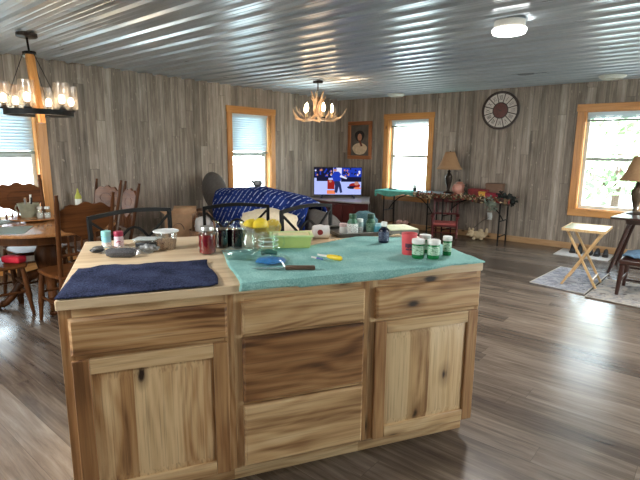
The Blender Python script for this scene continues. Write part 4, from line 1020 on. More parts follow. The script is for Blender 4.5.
# ------------------------------------------------------------------ framed portrait (plain stand-in)
pf = thing('framed_picture', 'framed portrait of a dark haired figure in a pale blouse on the far wall', 'picture', (0.555, -0.001, 1.638))
w, h_ = 0.288, 0.368; f_ = 0.072
for nm, b in (('frame_rail', (-w, w, h_-f_, h_)), ('frame_rail', (-w, w, -h_, -h_+f_)), ('frame_stile', (-w, -w+f_, -h_+f_, h_-f_)), ('frame_stile', (w-f_, w, -h_+f_, h_-f_))):
    MB().box(b[0], b[1], -0.035, 0, b[2], b[3]).build(nm, wood('frame_wood_'+nm+str(b[2] > 0)+str(b[0] > 0), srgb(176, 110, 62), srgb(148, 84, 44), srgb(100, 54, 28), 'x' if 'rail' in nm else 'z', 0.35, knots=0, k_obj=0.05), pf, bevel=0.008)
MB().box(-w+f_, w-f_, -0.012, 0, -h_+f_, h_-f_).build('canvas', plain('umber_canvas', srgb(88, 80, 72), 0.7, var=0.3, sc=9), pf)
def oval(cx_, cz_, rx, rz_, y0, mat, nm, K=28, wob=0.0):
    return MB().prism([(cx_+rx*math.cos(2*pi*k/K)*(1+wob*math.sin(3*2*pi*k/K)), cz_+rz_*math.sin(2*pi*k/K)) for k in range(K)], y0, y0+0.001, M=MY).build(nm, mat, pf)
oval(0.0, -0.165, 0.175, 0.115, 0.0125, plain('painted_blouse', srgb(206, 182, 150), 0.7, var=0.15, sc=20), 'painted_blouse', wob=0.05)
oval(-0.005, 0.085, 0.115, 0.105, 0.0140, plain('painted_hair', srgb(26, 22, 22), 0.7), 'painted_hair', wob=0.08)
oval(0.0, 0.06, 0.052, 0.070, 0.0155, plain('painted_face', srgb(186, 128, 100), 0.7, var=0.12, sc=30), 'painted_face')
MB().prism([(-0.03, 0.0), (0.02, 0.0), (0.075, -0.11), (0.03, -0.12)], 0.0170, 0.018, M=MY).build('painted_scarf', plain('painted_scarf', srgb(110, 56, 40), 0.7), pf)

# ------------------------------------------------------------------ TV and corner stand
cs = thing('corner_cabinet', 'low dark red corner cabinet with a pale top under the television', 'cabinet', (0, 0, 0))
poly = [(0.05, -0.05), (0.05, -0.95), (0.30, -1.16), (0.75, -1.22), (1.30, -1.16), (1.53, -1.05), (1.02, -0.30), (0.86, -0.05)]
inn = [(0.05+(x-0.05)*0.96+0.01, -0.05+(y+0.05)*0.96-0.005) for x, y in poly]
MB().prism(inn, 0.03, 0.525).build('body', MAHOG, cs, bevel=0.004)
MB().prism(poly, 0.5255, 0.55).build('top', plain('pale_grey_top', srgb(150, 142, 138), 0.3), cs, bevel=0.006)
MB().prism([(0.05+(x-0.05)*0.92+0.02, -0.05+(y+0.05)*0.92) for x, y in poly], 0.0, 0.03).build('plinth', BLACKP, cs)
for x0, x1, nm in ((0.78, 1.02, 'door'), (1.04, 1.26, 'door')):
    ya = -1.195+0.10*(x0-0.75)/0.55; yb_ = -1.195+0.10*(x1-0.75)/0.55
    MB().prism([(x0, ya-0.022), (x1, yb_-0.022), (x1, yb_+0.0), (x0, ya+0.0)], 0.06, 0.49).build(nm, MAHOG, cs, bevel=0.003)
tv = thing('television', 'flat screen television showing a ball game, standing on the corner cabinet', 'television', (0.60, -0.76, 0.55), CAMR+R(2))
w = 0.455; z0, z1 = 0.045, 0.58
MB().box(-w, w, 0.0, 0.045, z0, z1).build('bezel', BLACKP, tv, bevel=0.004)
m = MB()
for s in (-1, 1):
    m.beam((s*0.28, 0.02, z0+0.01), (s*0.31, -0.08, 0.006), 0.03, 0.012); m.beam((s*0.28, 0.02, z0+0.01), (s*0.31, 0.10, 0.006), 0.03, 0.012)
m.build('stand_feet', BLACKP, tv)
E = lambda n, r, g, b: emit(n, srgb(r, g, b), 1.0)
scr = [E('screen_court', 178, 190, 255), E('screen_crowd_dark', 26, 26, 52), E('screen_blue', 34, 60, 176), E('screen_red', 150, 36, 32), E('screen_orange', 232, 128, 84), E('screen_skin', 190, 130, 110), E('screen_white', 214, 216, 250), E('screen_trouser', 40, 48, 92)]
m = MB(); F = -0.0006
a, b = z0+0.02, z1-0.012; hw = w-0.01
m.add([(-hw, F, a), (hw, F, a), (hw, F, b), (-hw, F, b)], [(0, 1, 2, 3)], 0)
scn = m.build('screen', scr, tv)
rnd = random.Random(5)
def P2(u, v): return (-hw+2*hw*u, a+(b-a)*v)
m = MB(); lay = [0.0010]
def poly2(pts, mi):
    lay[0] += 0.00006
    m.add([(P2(u, v)[0], -lay[0], P2(u, v)[1]) for u, v in pts], [tuple(range(len(pts)))], mi)
def rect2(u0, u1, v0, v1, mi): poly2([(u0, v0), (u1, v0), (u1, v1), (u0, v1)], mi)
def ell2(u, v, ru, rv, mi): poly2([(u+ru*math.cos(k*pi/8), v+rv*math.sin(k*pi/8)) for k in range(16)], mi)
rect2(0, 0.40, 0.62, 1, 1); rect2(0.58, 1, 0.62, 1.0, 2)
for k in range(26):
    u = rnd.uniform(0.02, 0.38); ell2(u, rnd.uniform(0.66, 0.96), 0.018, 0.035, rnd.choice([2, 2, 6, 5, 1]))
for k in range(26):
    u = rnd.uniform(0.6, 0.97); ell2(u, rnd.uniform(0.68, 0.96), 0.018, 0.035, rnd.choice([2, 1, 1, 6, 5]))
rect2(0.05, 0.30, 0.50, 0.66, 1); rect2(0.57, 1.0, 0.48, 0.66, 1)
rect2(0.28, 0.43, 0.20, 0.55, 3); rect2(0.27, 0.45, 0.02, 0.16, 4); ell2(0.34, 0.50, 0.03, 0.05, 5)
rect2(0.44, 0.58, 0.80, 1.0, 6)
poly2([(0.40, 0.50), (0.56, 0.50), (0.58, 0.72), (0.52, 0.86), (0.42, 0.86), (0.38, 0.72)], 2)
ell2(0.44, 0.92, 0.035, 0.06, 5); poly2([(0.40, 0.95), (0.48, 0.95), (0.46, 1.0), (0.42, 1.0)], 2)
poly2([(0.43, 0.08), (0.49, 0.06), (0.52, 0.30), (0.55, 0.06), (0.60, 0.08), (0.57, 0.36), (0.54, 0.50), (0.42, 0.50), (0.44, 0.30)], 7)
poly2([(0.54, 0.66), (0.68, 0.58), (0.70, 0.62), (0.56, 0.74)], 6)
ell2(0.86, 0.34, 0.12, 0.10, 3); ell2(0.90, 0.42, 0.05, 0.07, 5); ell2(0.80, 0.27, 0.10, 0.06, 1); ell2(0.92, 0.24, 0.08, 0.04, 4)
m.build('broadcast_picture', scr, scn)
sp = thing('wall_adapter', 'small black plug adapter on the wall just right of the corner cabinet', 'adapter', (0.62, -0.001, 0.34))
MB().box(-0.035, 0.035, -0.05, 0, -0.06, 0.06).build('case', BLACKP, sp, bevel=0.005)
MB().tube([(0, -0.03, -0.06), (0.02, -0.03, -0.15), (0.03, -0.025, -0.33)], 0.005, 6).build('cord', BLACKP, sp)

# ------------------------------------------------------------------ sofa with blanket
GREYF = plain('grey_upholstery', srgb(88, 82, 78), 0.85, var=0.14, sc=30, bump=0.1)
A = Vector((0.42, -3.66, 0)); B = Vector((3.10, -4.135, 0)); d_ = B-A; SL = d_.length; sa = math.atan2(d_.y, d_.x)
so = thing('reclining_sofa', 'grey reclining sofa seen from behind, headrest raised at its left, mostly under a navy blanket', 'sofa', tuple(A), sa)
# local: x along the back, +y toward the seat front (tv side)
MB().box(0.06, SL-0.06, 0.10, 0.90, 0.08, 0.44).build('base', GREYF, so, bevel=0.04)
for k in range(3):
    x0 = 0.22+k*(SL-0.44)/3; x1 = x0+(SL-0.44)/3-0.01
    MB().box(x0, x1, 0.28, 0.92, 0.40, 0.52).build('seat_cushion', GREYF, so, bevel=0.04)
def backprof(x, lift):
    return [(x, 0.14, 0.10), (x, 0.02, 0.45), (x, -0.02, 0.72+lift*0.6), (x, 0.03, 0.85+lift), (x, 0.12, 0.88+lift), (x, 0.22, 0.82+lift), (x, 0.30, 0.60), (x, 0.32, 0.45)]
def backsec(x0, x1, l0, l1, nm):
    m = MB(); K = 8; vs = []; 
    for i in range(K+1):
        u = i/K; e = 1 if 0 < i < K else 0.9
        vs += [Vector(p) for p in backprof(lerp(x0, x1, u), lerp(l0, l1, u)-(0.05 if i in (0, K) else 0))]
    n = 8; fs = [(i*n+k, i*n+k+1, (i+1)*n+k+1, (i+1)*n+k) for i in range(K) for k in range(n-1)]
    fs += [tuple(range(n)), tuple(K*n+k for k in range(n))[::-1]]; fs += [(i*n, (i+1)*n, (i+1)*n+n-1, i*n+n-1) for i in range(K)]
    m.add(vs, fs); m.build(nm, GREYF, so, sub=2)
backsec(0.0, 0.62, -0.03, -0.02, 'back_cushion'); backsec(0.63, 1.5, 0.0, 0.03, 'back_cushion'); backsec(1.51, 2.28, 0.03, -0.05, 'back_cushion'); backsec(2.29, SL-0.02, -0.05, -0.09, 'end_cushion')
Mh = Matrix.Translation((-0.05, 0.17, 0.83)) @ Matrix.Rotation(R(-35), 4, 'Y')
MB().ball((0, 0, 0), (0.24, 0.16, 0.30), 26, 16, M=Mh).build('raised_headrest', GREYF, so)
for x in (0.0, SL-0.2): MB().box(x, x+0.2, 0.16, 0.92, 0.08, 0.62).build('armrest', GREYF, so, bevel=0.06)
def blanket_mat():
    t = NT('navy_patterned_blanket'); tc = t.add('TexCoord')
    v = tc.outputs['Object']
    sp_ = t.add('SeparateXYZ', {0: v})
    w1 = t.add('TexWave', {'Vector': t.add('CombineXYZ', {0: t.math('ADD', sp_.outputs[0], t.math('MULTIPLY', sp_.outputs[2], -0.9)), 1: 0.0, 2: 0.0}).outputs[0], 'Scale': 3.0, 'Distortion': 0.0}).outputs['Fac']
    vo = t.add('TexNoise', {'Vector': v, 'Scale': 34.0, 'Detail': 1}).outputs[0]
    f1 = t.ramp(w1, [(0.88, (0, 0, 0)), (0.93, (1, 1, 1))]); f2 = t.ramp(vo, [(0.46, (0, 0, 0)), (0.52, (1, 1, 1))])
    f = t.mix(1.0, f1, f2, 'MULTIPLY')
    n = t.add('TexNoise', {'Vector': v, 'Scale': 5.0, 'Detail': 3}).outputs[0]
    c = t.ramp(n, [(0.3, srgb(24, 38, 96)), (0.7, srgb(42, 66, 142))])
    c = t.mix(f, c, c4(srgb(186, 196, 226)))
    bsdf(t, c, 1.0, 0, **{'Specular IOR Level': 0.08}); return t.m
bk = MB()
def blk(u, v):
    x = lerp(0.34, 2.42, u)
    lift = 0.0
    xs = x
    ks = [(0.0, -0.03), (0.35, -0.02), (0.6, 0.0), (1.35, 0.065), (2.2, 0.015), (2.45, -0.05), (2.6, -0.06)]
    for (xa_, la), (xb_, lb) in zip(ks[:-1], ks[1:]):
        if xa_ <= xs <= xb_: lift = lerp(la, lb, (xs-xa_)/(xb_-xa_))
    prof = [(-0.055, 0.30), (-0.060, 0.55), (-0.062, 0.72+lift*0.6), (-0.015, 0.875+lift), (0.06, 0.915+lift), (0.14, 0.918+lift), (0.235, 0.865+lift), (0.325, 0.62), (0.36, 0.54), (0.7, 0.535)]
    q = v*(len(prof)-1); i = min(int(q), len(prof)-2); f = q-i
    y = lerp(prof[i][0], prof[i+1][0], f); z = lerp(prof[i][1], prof[i+1][1], f)
    w_ = 0.018*fnz(x*4, z*5, y*4)
    if v < 0.05: z += 0.05*math.sin(x*5)
    return (x, y-abs(w_)*0.7, z+abs(w_)*0.5)
bl = bk.grid(60, 44, blk).build('throw_blanket', blanket_mat(), None, tuple(A), sa, solid=0.01)
tag(bl, 'navy blue blanket with pale dotted stripes draped over the sofa back', 'blanket')
# ornament on sofa top
p_ = A+d_*0.485
o = thing('round_ornament', 'small dark grey round ornament with a spout on the blanket before the window', 'ornament', (p_.x-0.02, p_.y+0.08, 0.975), CAMR)
DG = plain('charcoal_ceramic', srgb(66, 66, 70), 0.4, var=0.3)
MB().lathe([(0.0, 0.0), (0.03, 0.0), (0.052, 0.03), (0.056, 0.055), (0.048, 0.08), (0.02, 0.092), (0, 0.093)], 20).build('body', DG, o)
MB().tube([(-0.045, 0, 0.06), (-0.07, 0, 0.075), (-0.085, 0, 0.088)], [0.018, 0.012, 0.010], 8).build('spout', DG, o)
MB().ball((0.0, -0.045, 0.055), (0.03, 0.012, 0.026), 12, 8).build('pale_face', plain('mid_grey', srgb(140, 140, 140), 0.5), o)
# storage tote with cream cushion
tt = thing('storage_tote', 'grey plastic storage tote under the cream cushion behind the middle stool', 'storage tote', (2.50, -4.46, 0), R(10))
MB().box(-0.30, 0.30, -0.20, 0.20, 0.0, 0.46).build('tub', plain('grey_tote', srgb(142, 144, 146), 0.5), tt, bevel=0.02)
MB().box(-0.32, 0.32, -0.22, 0.22, 0.4605, 0.49).build('lid', plain('pale_grey_lid', srgb(176, 176, 176), 0.5), tt, bevel=0.01)
o = MB().ball((0, 0, 0.17), (0.34, 0.16, 0.17), 30, 16, jit=0.16).build('floor_cushion', plain('cream_fleece', srgb(216, 200, 172), 0.95, var=0.08, sc=40, bump=0.2), None, (2.52, -4.42, 0.49), R(20))
tag(o, 'plump cream cushion lying in front of the navy blanket', 'cushion')
o = thing('black_pouch', 'small black drawstring pouch leaning against the right end of the cream cushion', 'pouch', (2.64, -4.62, 0.49), CAMR)
MB().ball((0, 0, 0.05), (0.035, 0.025, 0.05), 14, 10, jit=0.15).build('bag', BLACKP, o)
MB().tube([(-0.02, 0, 0.09), (0, 0, 0.13), (0.02, 0, 0.09)], 0.004, 6).build('drawstring', BLACKP, o)

# boxes by the wall
KRAFT = plain('cardboard', srgb(206, 166, 130), 0.8, var=0.08)
bx = thing('cardboard_box', 'open cardboard box with a dark arch printed on its face by the left wall', 'box', (0.80, -4.34, 0), R(44))
MB().box(-0.18, 0.18, -0.2, 0.2, 0.0, 0.26).build('lower_case', plain('brown_case', srgb(104, 72, 52), 0.7), bx)
m = MB(); m.box(-0.17, 0.17, -0.19, -0.18, 0.261, 0.62); m.box(-0.17, 0.17, 0.18, 0.19, 0.261, 0.62); m.box(-0.17, -0.16, -0.18, 0.18, 0.261, 0.62); m.box(0.16, 0.17, -0.18, 0.18, 0.261, 0.62); m.box(-0.16, 0.16, -0.18, 0.18, 0.261, 0.27)
m.build('carton', KRAFT, bx)
m = MB(); m.add([(-0.16, 0.19, 0.62), (0.16, 0.19, 0.62), (0.15, 0.27, 0.68), (-0.15, 0.27, 0.68)], [(0, 1, 2, 3)]); m.add([(-0.17, -0.17, 0.62), (-0.17, 0.17, 0.62), (-0.24, 0.16, 0.67), (-0.24, -0.16, 0.67)], [(0, 1, 2, 3)])
m.build('flap', KRAFT, bx, solid=0.004)
arcp = [(0.07*math.cos(k*pi/12), -0.192, 0.43+0.08*math.sin(k*pi/12)) for k in range(13)]
m = MB()
for p, q in zip(arcp[:-1], arcp[1:]): m.beam(p, q, 0.003, 0.026, up=(0, 1, 0))
m.build('printed_arch', plain('grey_ink', srgb(98, 92, 90), 0.7), bx)
bn = thing('brown_bundle', 'bundle of brown clothes heaped behind the cardboard box', 'clothes', (0.60, -3.99, 0), 0.3)
MB().box(-0.22, 0.22, -0.16, 0.16, 0, 0.42).build('crate', plain('dark_brown_crate', srgb(74, 54, 44), 0.7), bn, bevel=0.01)
m = MB(); m.ball((0.0, 0, 0.51), (0.20, 0.15, 0.09), 22, 12, jit=0.5); m.ball((0.1, 0.02, 0.55), (0.10, 0.09, 0.08), 18, 10, jit=0.5); m.build('clothes', plain('brown_knit', srgb(112, 88, 74), 0.95, var=0.35, sc=22), bn)
bs = thing('wicker_basket', 'tan wicker basket holding a white bundle, left of the sofa', 'basket', (1.20, -4.28, 0), 0.2)
MB().lathe([(0.0, 0.0), (0.15, 0.0), (0.17, 0.25), (0.19, 0.44), (0.178, 0.44), (0.16, 0.25), (0.14, 0.02), (0, 0.02)], 30).build('basket_wall', plain('tan_wicker', srgb(146, 110, 82), 0.8, var=0.35, sc=70, bump=0.5), bs)
MB().tube([(-0.18, 0, 0.43), (-0.16, 0, 0.58), (-0.08, 0, 0.66), (0.08, 0, 0.66), (0.16, 0, 0.58), (0.18, 0, 0.43)], 0.012, 8).build('handle', CACHE['tan_wicker'], bs)
o = MB().ball((0, 0, 0.12), (0.12, 0.11, 0.13), 22, 12, jit=0.2).build('white_bundle', plain('white_cotton', srgb(214, 208, 204), 0.9, var=0.06), None, (1.20, -4.28, 0.36), 0)
tag(o, 'white rolled cloth bundle sitting in the wicker basket', 'cloth')

# ------------------------------------------------------------------ long tables on the back wall
def folding_table(x0, x1, y0, y1, z, label):
    o = thing('folding_table', label, 'folding table', ((x0+x1)/2, (y0+y1)/2, 0), 0, 'narrow folding tables along the far wall')
    w = (x1-x0)/2; d = (y1-y0)/2
    MB().box(-w, w, -d, d, z-0.035, z).build('top', plain('dark_laminate', srgb(70, 58, 50), 0.5), o, bevel=0.006)
    for s in (-1, 1):
        x = s*(w-0.13)
        for e in (-1, 1): MB().tube([(x, e*(d-0.05), 0), (x, e*(d-0.05), z-0.035)], 0.013, 8).build('leg', BLACKM, o)
        MB().tube([(x, -d+0.05, 0.12), (x, d-0.05, 0.12)], 0.010, 8).build('foot_bar', BLACKM, o)
        m = MB(); m.tube([(x-s*0.42, 0, z-0.045), (x-s*0.22, 0, z-0.12), (x-s*0.08, 0, z-0.24), (x, 0, z-0.36)], 0.010, 8); m.tube([(x, -d+0.05, z-0.36), (x, d-0.05, z-0.36)], 0.010, 8)
        m.build('leg_brace', BLACKM, o)
    return o
TB = 0.725
folding_table(1.31, 2.46, -0.50, -0.04, TB, 'folding table under the window, covered with a teal cloth')
folding_table(2.48, 3.70, -0.50, -0.04, TB, 'folding table below the clock, covered with a dark floral runner')
def cloth1(u, v):
    x = lerp(1.28, 2.10, u); q = v
    if q < 0.28:
        f = q/0.28; dr = 0.075+0.03*math.sin(x*9)+(0.06 if u < 0.06 else 0)
        return (x, -0.518-0.006*math.sin(x*30), TB+0.006-dr*(1-f))
    y = lerp(-0.515, -0.045, (q-0.28)/0.72); return (x if u > 0.02 else x, y, TB+0.007+0.004*abs(fnz(x*7, y*9)))
o = MB().grid(44, 20, cloth1).build('table_cloth', towel_mat('deep_teal_cloth', srgb(70, 132, 118), srgb(104, 168, 150)), None, None, None, solid=0.004)
tag(o, 'teal cloth over the left folding table under the window', 'tablecloth')
def cloth3(u, v):
    x = lerp(2.05, 2.70, u); y = lerp(-0.47, -0.06, v); return (x, y, TB+0.014+0.005*abs(fnz(x*9, y*9, 3)))
o = MB().grid(20, 14, cloth3).build('paper_sheet', plain('pale_blue_paper', srgb(150, 170, 178), 0.6, var=0.06), None, None, None, solid=0.002)
tag(o, 'pale blue sheet lying between the teal cloth and the lamp', 'paper sheet')
RUN = NT('floral_runner')
def runner_mat():
    t = RUN; tc = t.add('TexCoord')
    vo = t.add('TexVoronoi', {'Vector': tc.outputs['Object'], 'Scale': 26.0})
    c = t.ramp(t.add('SeparateColor', {0: vo.outputs['Color']}).outputs[0], [(0.0, srgb(60, 42, 36)), (0.3, srgb(120, 92, 66)), (0.5, srgb(78, 74, 50)), (0.7, srgb(128, 48, 46)), (0.9, srgb(190, 168, 132))], 'CONSTANT')
    bsdf(t, c, 0.9)
runner_mat()
def cloth2(u, v):
    x = lerp(2.08, 3.73, u)
    if v < 0.3:
        return (x, -0.522-0.006*math.sin(x*25), TB+0.010-(0.08+0.02*math.sin(x*14))*(1-v/0.3))
    y = lerp(-0.518, -0.05, (v-0.3)/0.7); return (x, y, TB+0.0105+0.002*abs(fnz(x*8, y*8)))
o = MB().grid(60, 18, cloth2).build('table_runner', RUN.m, None, None, None, solid=0.004)
tag(o, 'dark floral runner hanging over the front of the right folding table', 'table runner')
# garland along the edge
GARL = plain('dried_leaves', srgb(124, 104, 74), 0.9, var=0.6, sc=30)
def garland(name, pts, n, spread, mat, label, size=0.03):
    rnd = random.Random(len(label)); m = MB()
    for k in range(n):
        f = rnd.random()*(len(pts)-1); i = min(int(f), len(pts)-2); c_ = Vector(pts[i]).lerp(Vector(pts[i+1]), f-i)
        p = c_+Vector((rnd.uniform(-1, 1)*spread, rnd.uniform(-1, 1)*spread, rnd.uniform(-1, 1)*spread))
        d = Vector((rnd.uniform(-1, 1), rnd.uniform(-1, 1), rnd.uniform(-0.6, 1))).normalized(); e = d.orthogonal().normalized(); L = size*rnd.uniform(0.7, 1.4)
        t_ = d.cross(e)*0.3*L
        m.add([p, p+d*L*0.5+e*L*0.35+t_, p+d*L, p+d*L*0.5-e*L*0.35+t_], [(0, 1, 2, 3)], k % len(mat))
    o = m.build(name, mat, None, None, None); tag(o, label, 'garland', kind='stuff'); return o
garland('dried_garland', [(2.15, -0.55, TB+0.02), (2.6, -0.56, TB-0.01), (3.1, -0.56, TB+0.01), (3.55, -0.555, TB-0.01)], 420, 0.030, [GARL, plain('cream_petal', srgb(206, 190, 160), 0.9, var=0.2), plain('moss_leaf', srgb(84, 90, 56), 0.9, var=0.3), plain('rust_petal', srgb(150, 60, 50), 0.9, var=0.3)], 'dried flower garland along the front edge of the right folding table')
garland('dark_foliage', [(3.58, -0.46, TB+0.05), (3.68, -0.46, TB+0.0), (3.74, -0.42, TB-0.06)], 220, 0.055, [plain('black_green_leaf', srgb(34, 38, 34), 0.8, var=0.4)], 'dark leafy foliage hanging off the right end of the folding tables', 0.05)
garland('pale_foliage', [(3.42, -0.55, TB-0.02), (3.50, -0.555, TB-0.14)], 160, 0.06, [plain('grey_green_leaf', srgb(128, 136, 122), 0.9, var=0.3)], 'grey green leafy sprig hanging in front of the right table leg', 0.04)
# lamp on table
def table_lamp(loc, hb, hs, rb, rt, label, stem, sc=1.0):
    o = thing('table_lamp', label, 'lamp', loc, 0, 'table lamps with tan shades')
    MB().lathe([(0.0, 0.0), (0.085*sc, 0.0), (0.088*sc, 0.012), (0.07*sc, 0.022), (0.03*sc, 0.035), (0.022*sc, 0.06), (0.05*sc, hb*0.42), (0.062*sc, hb*0.60), (0.058*sc, hb*0.70), (0.03*sc, hb*0.80), (0.022*sc, hb*0.84), (0.034*sc, hb*0.88), (0.014, hb*0.93), (0.010, hb), (0, hb)], 28).build('base', stem, o)
    MB().tube([(0, 0, hb-0.001), (0, 0, hb+hs*0.9)], 0.004, 6).build('harp_rod', DARKM, o)
    zs = hb-0.015; K = 8
    prof = [(lerp(rb, rt, (k/K)**0.75), zs+hs*k/K) for k in range(K+1)]
    MB().lathe(prof, 40, cap=False).build('lamp_shade', SHADE, o, solid=0.004)
    MB().ball((0, 0, hb+hs*0.92+0.012), 0.012, 10, 6).build('finial', DARKM, o)
    return o
SHADE = plain('tan_lamp_shade', srgb(158, 122, 88), 0.85, var=0.08, sc=40)
table_lamp((2.62, -0.30, TB+0.016), 0.42, 0.29, 0.215, 0.075, 'tan shaded table lamp with a dark turned base on the folding tables below the clock', DARKM)
# pink jar, boxes, small cup
o = thing('cookie_jar', 'pale pink round cookie jar with a dark knob beside the lamp', 'jar', (2.78, -0.22, TB+0.014))
MB().lathe([(0.0, 0), (0.08, 0), (0.115, 0.05), (0.12, 0.10), (0.09, 0.16), (0.0, 0.17)], 28).build('body', plain('pink_ceramic', srgb(206, 146, 128), 0.35), o)
MB().lathe([(0.0, 0.1705), (0.07, 0.1705), (0.05, 0.20), (0, 0.205)], 24).build('lid', plain('tan_lid', srgb(156, 104, 86), 0.4), o)
MB().ball((0, 0, 0.225), 0.022, 12, 8).build('knob', DARKM, o)
o = thing('photo_stand', 'tiny dark ornament standing between the pink jar and the red boxes', 'ornament', (2.93, -0.30, TB+0.014))
MB().lathe([(0.0, 0), (0.04, 0), (0.035, 0.02), (0.015, 0.05), (0.03, 0.08), (0.028, 0.12), (0, 0.13)], 16).build('body', plain('olive_dark', srgb(54, 50, 40), 0.5), o)
MB().ball((0, 0, 0.15), 0.025, 12, 8).build('head', CACHE['olive_dark'], o)
REDB = plain('dark_red_card', srgb(128, 38, 40), 0.6, var=0.15); BRB = plain('brown_card', srgb(112, 84, 66), 0.7, var=0.1)
def carton(x, y, w, d, h_, mat, label, rz=0.0, z=TB+0.014, flap=False):
    o = thing('gift_box', label, 'box', (x, y, z), rz, 'boxes on the right folding table')
    MB().box(-w/2, w/2, -d/2, d/2, 0, h_*0.78).build('tray_part', mat, o, bevel=0.003)
    MB().box(-w/2-0.004, w/2+0.004, -d/2-0.004, d/2+0.004, h_*0.781, h_).build('lid', mat, o, bevel=0.003)
    return o
carton(3.14, -0.22, 0.32, 0.20, 0.10, REDB, 'wide dark red box, left of the boxes on the right folding table')
carton(3.36, -0.16, 0.26, 0.16, 0.20, BRB, 'taller brown box standing at the back of the right folding table', 0.1)
carton(3.42, -0.38, 0.22, 0.12, 0.065, plain('crimson_card', srgb(150, 36, 56), 0.6), 'low crimson box at the front right of the right folding table', -0.15)
carton(3.25, -0.40, 0.10, 0.08, 0.075, plain('mustard_card', srgb(206, 156, 60), 0.6), 'small mustard yellow box in front of the dark red box', 0.2)
o = thing('small_cup', 'small white and black cup on the teal cloth in the middle window', 'cup', (1.94, -0.22, TB+0.012))
MB().lathe([(0.0, 0.0), (0.03, 0.0), (0.036, 0.05), (0.036, 0.052), (0, 0.052)], 20).build('lower_half', BLACKP, o)
MB().lathe([(0.0, 0.0525), (0.036, 0.0525), (0.040, 0.105), (0.037, 0.105), (0.034, 0.056), (0, 0.056)], 20).build('upper_half', WHITEP, o)
o = MB().box(-0.07, 0.07, -0.04, 0.04, 0, 0.02).build('dark_tool', BLACKP, None, (1.50, -0.25, TB+0.012), 0.4, bevel=0.006); tag(o, 'small dark tool lying at the left end of the teal cloth', 'tool')
o = MB().box(-0.16, 0.16, -0.12, 0.12, 0, 0.012).build('white_panel', WHITEP, None, (1.74, -0.27, 0.60), 0, bevel=0.003)
bpy.data.objects.remove(o)
# under the table
bk_ = thing('low_basket', 'low brown basket with pink slippers on the floor under the teal covered table', 'basket', (1.72, -0.24, 0))
MB().lathe([(0.0, 0.0), (0.13, 0.0), (0.16, 0.12), (0.15, 0.12), (0.12, 0.015), (0, 0.015)], 24).build('basket_wall', plain('brown_wicker', srgb(120, 76, 52), 0.85, var=0.3, sc=60), bk_)
for k, (x, lab) in enumerate(((1.66, 'left pink slipper poking out of the low brown basket'), (1.79, 'right pink slipper poking out of the low brown basket'))):
    o = MB().ball((0, 0, 0.045), (0.05, 0.095, 0.045), 16, 10, jit=0.12).build('slipper', plain('pink_fleece', srgb(206, 160, 148), 0.95), None, (x, -0.24, 0.09), 0.2*k); tag(o, lab, 'slipper', 'pink slippers in the low basket')
# child's rocking chair
RED_W = plain('dark_red_paint', srgb(96, 30, 30), 0.4, var=0.15)
rc = thing('child_rocking_chair', 'small dark red rocking chair with a pink cushion under the folding tables', 'rocking chair', (2.70, -0.52, 0), R(24)); rc.scale = (1.3, 1.25, 1.0)
for s in (-1, 1):
    pts = [(s*0.15, -0.28+0.56*k/10, 0.025+0.06*((k-5)/5)**2) for k in range(11)]
    MB().tube(pts, 0.014, 8).build('rocker', RED_W, rc)
    MB().tube([(s*0.15, -0.16, 0.04), (s*0.15, -0.17, 0.38)], 0.013, 8).build('front_leg', RED_W, rc)
    MB().tube([(s*0.15, 0.14, 0.04), (s*0.145, 0.13, 0.26), (s*0.15, 0.20, 0.64)], 0.013, 8).build('back_post', RED_W, rc)
    MB().beam((s*0.155, -0.20, 0.39), (s*0.152, 0.165, 0.40), 0.04, 0.015).build('armrest', RED_W, rc)
MB().box(-0.16, 0.16, -0.18, 0.15, 0.225, 0.245).build('seat', RED_W, rc, bevel=0.005)
MB().box(-0.14, 0.14, -0.16, 0.12, 0.2455, 0.285).build('cushion', plain('rose_cushion', srgb(186, 98, 92), 0.9), rc, bevel=0.015)
MB().beam((-0.165, 0.195, 0.62), (0.165, 0.195, 0.62), 0.02, 0.06).build('crest_rail', RED_W, rc)
MB().beam((-0.15, 0.155, 0.40), (0.15, 0.155, 0.40), 0.016, 0.03).build('back_rail', RED_W, rc)
for k in range(5): MB().tube([(-0.10+0.05*k, 0.155, 0.40), (-0.10+0.05*k, 0.19, 0.60)], 0.007, 6).build('spindle', RED_W, rc)
m = MB(); m.tube([(-0.15, -0.165, 0.13), (0.15, -0.165, 0.13)], 0.009, 6); m.tube([(-0.15, 0.137, 0.13), (0.15, 0.137, 0.13)], 0.009, 6); m.build('rung', RED_W, rc)
# plush dog
FUR = plain('cream_plush', srgb(206, 186, 152), 0.98, var=0.2, sc=60, bump=0.5)
pl = MB(); pl.ball((0, 0, 0.10), (0.16, 0.10, 0.095), 24, 14, jit=0.12); pl.ball((-0.17, -0.03, 0.13), (0.085, 0.08, 0.085), 20, 12, jit=0.08); pl.ball((-0.23, -0.07, 0.105), (0.045, 0.04, 0.035), 14, 8)
for x, y, z, rx, ry, rz_ in ((-0.22, 0.03, 0.20, 0.03, 0.025, 0.055), (-0.13, -0.03, 0.215, 0.03, 0.025, 0.05), (-0.08, -0.12, 0.035, 0.04, 0.09, 0.035), (0.08, -0.11, 0.035, 0.04, 0.09, 0.035), (0.17, 0.02, 0.18, 0.035, 0.035, 0.09), (0.04, 0.0, 0.19, 0.06, 0.05, 0.06)):
    pl.ball((x, y, z), (rx, ry, rz_), 14, 8, jit=0.1)
po = thing('plush_dog', 'cream plush toy dog lying on the floor below the wall outlet', 'plush toy', (3.16, -0.19, 0), R(12)); po.scale = (0.72, 0.72, 0.72)
pl.build('plush_body', FUR, po)
m = MB(); m.ball((-0.268, -0.09, 0.115), 0.012, 8, 6); m.build('nose', BLACKP, po)
m = MB(); m.ball((-0.20, -0.105, 0.15), 0.008, 8, 6); m.ball((-0.245, -0.075, 0.155), 0.008, 8, 6); m.build('eyes', BLACKP, po)
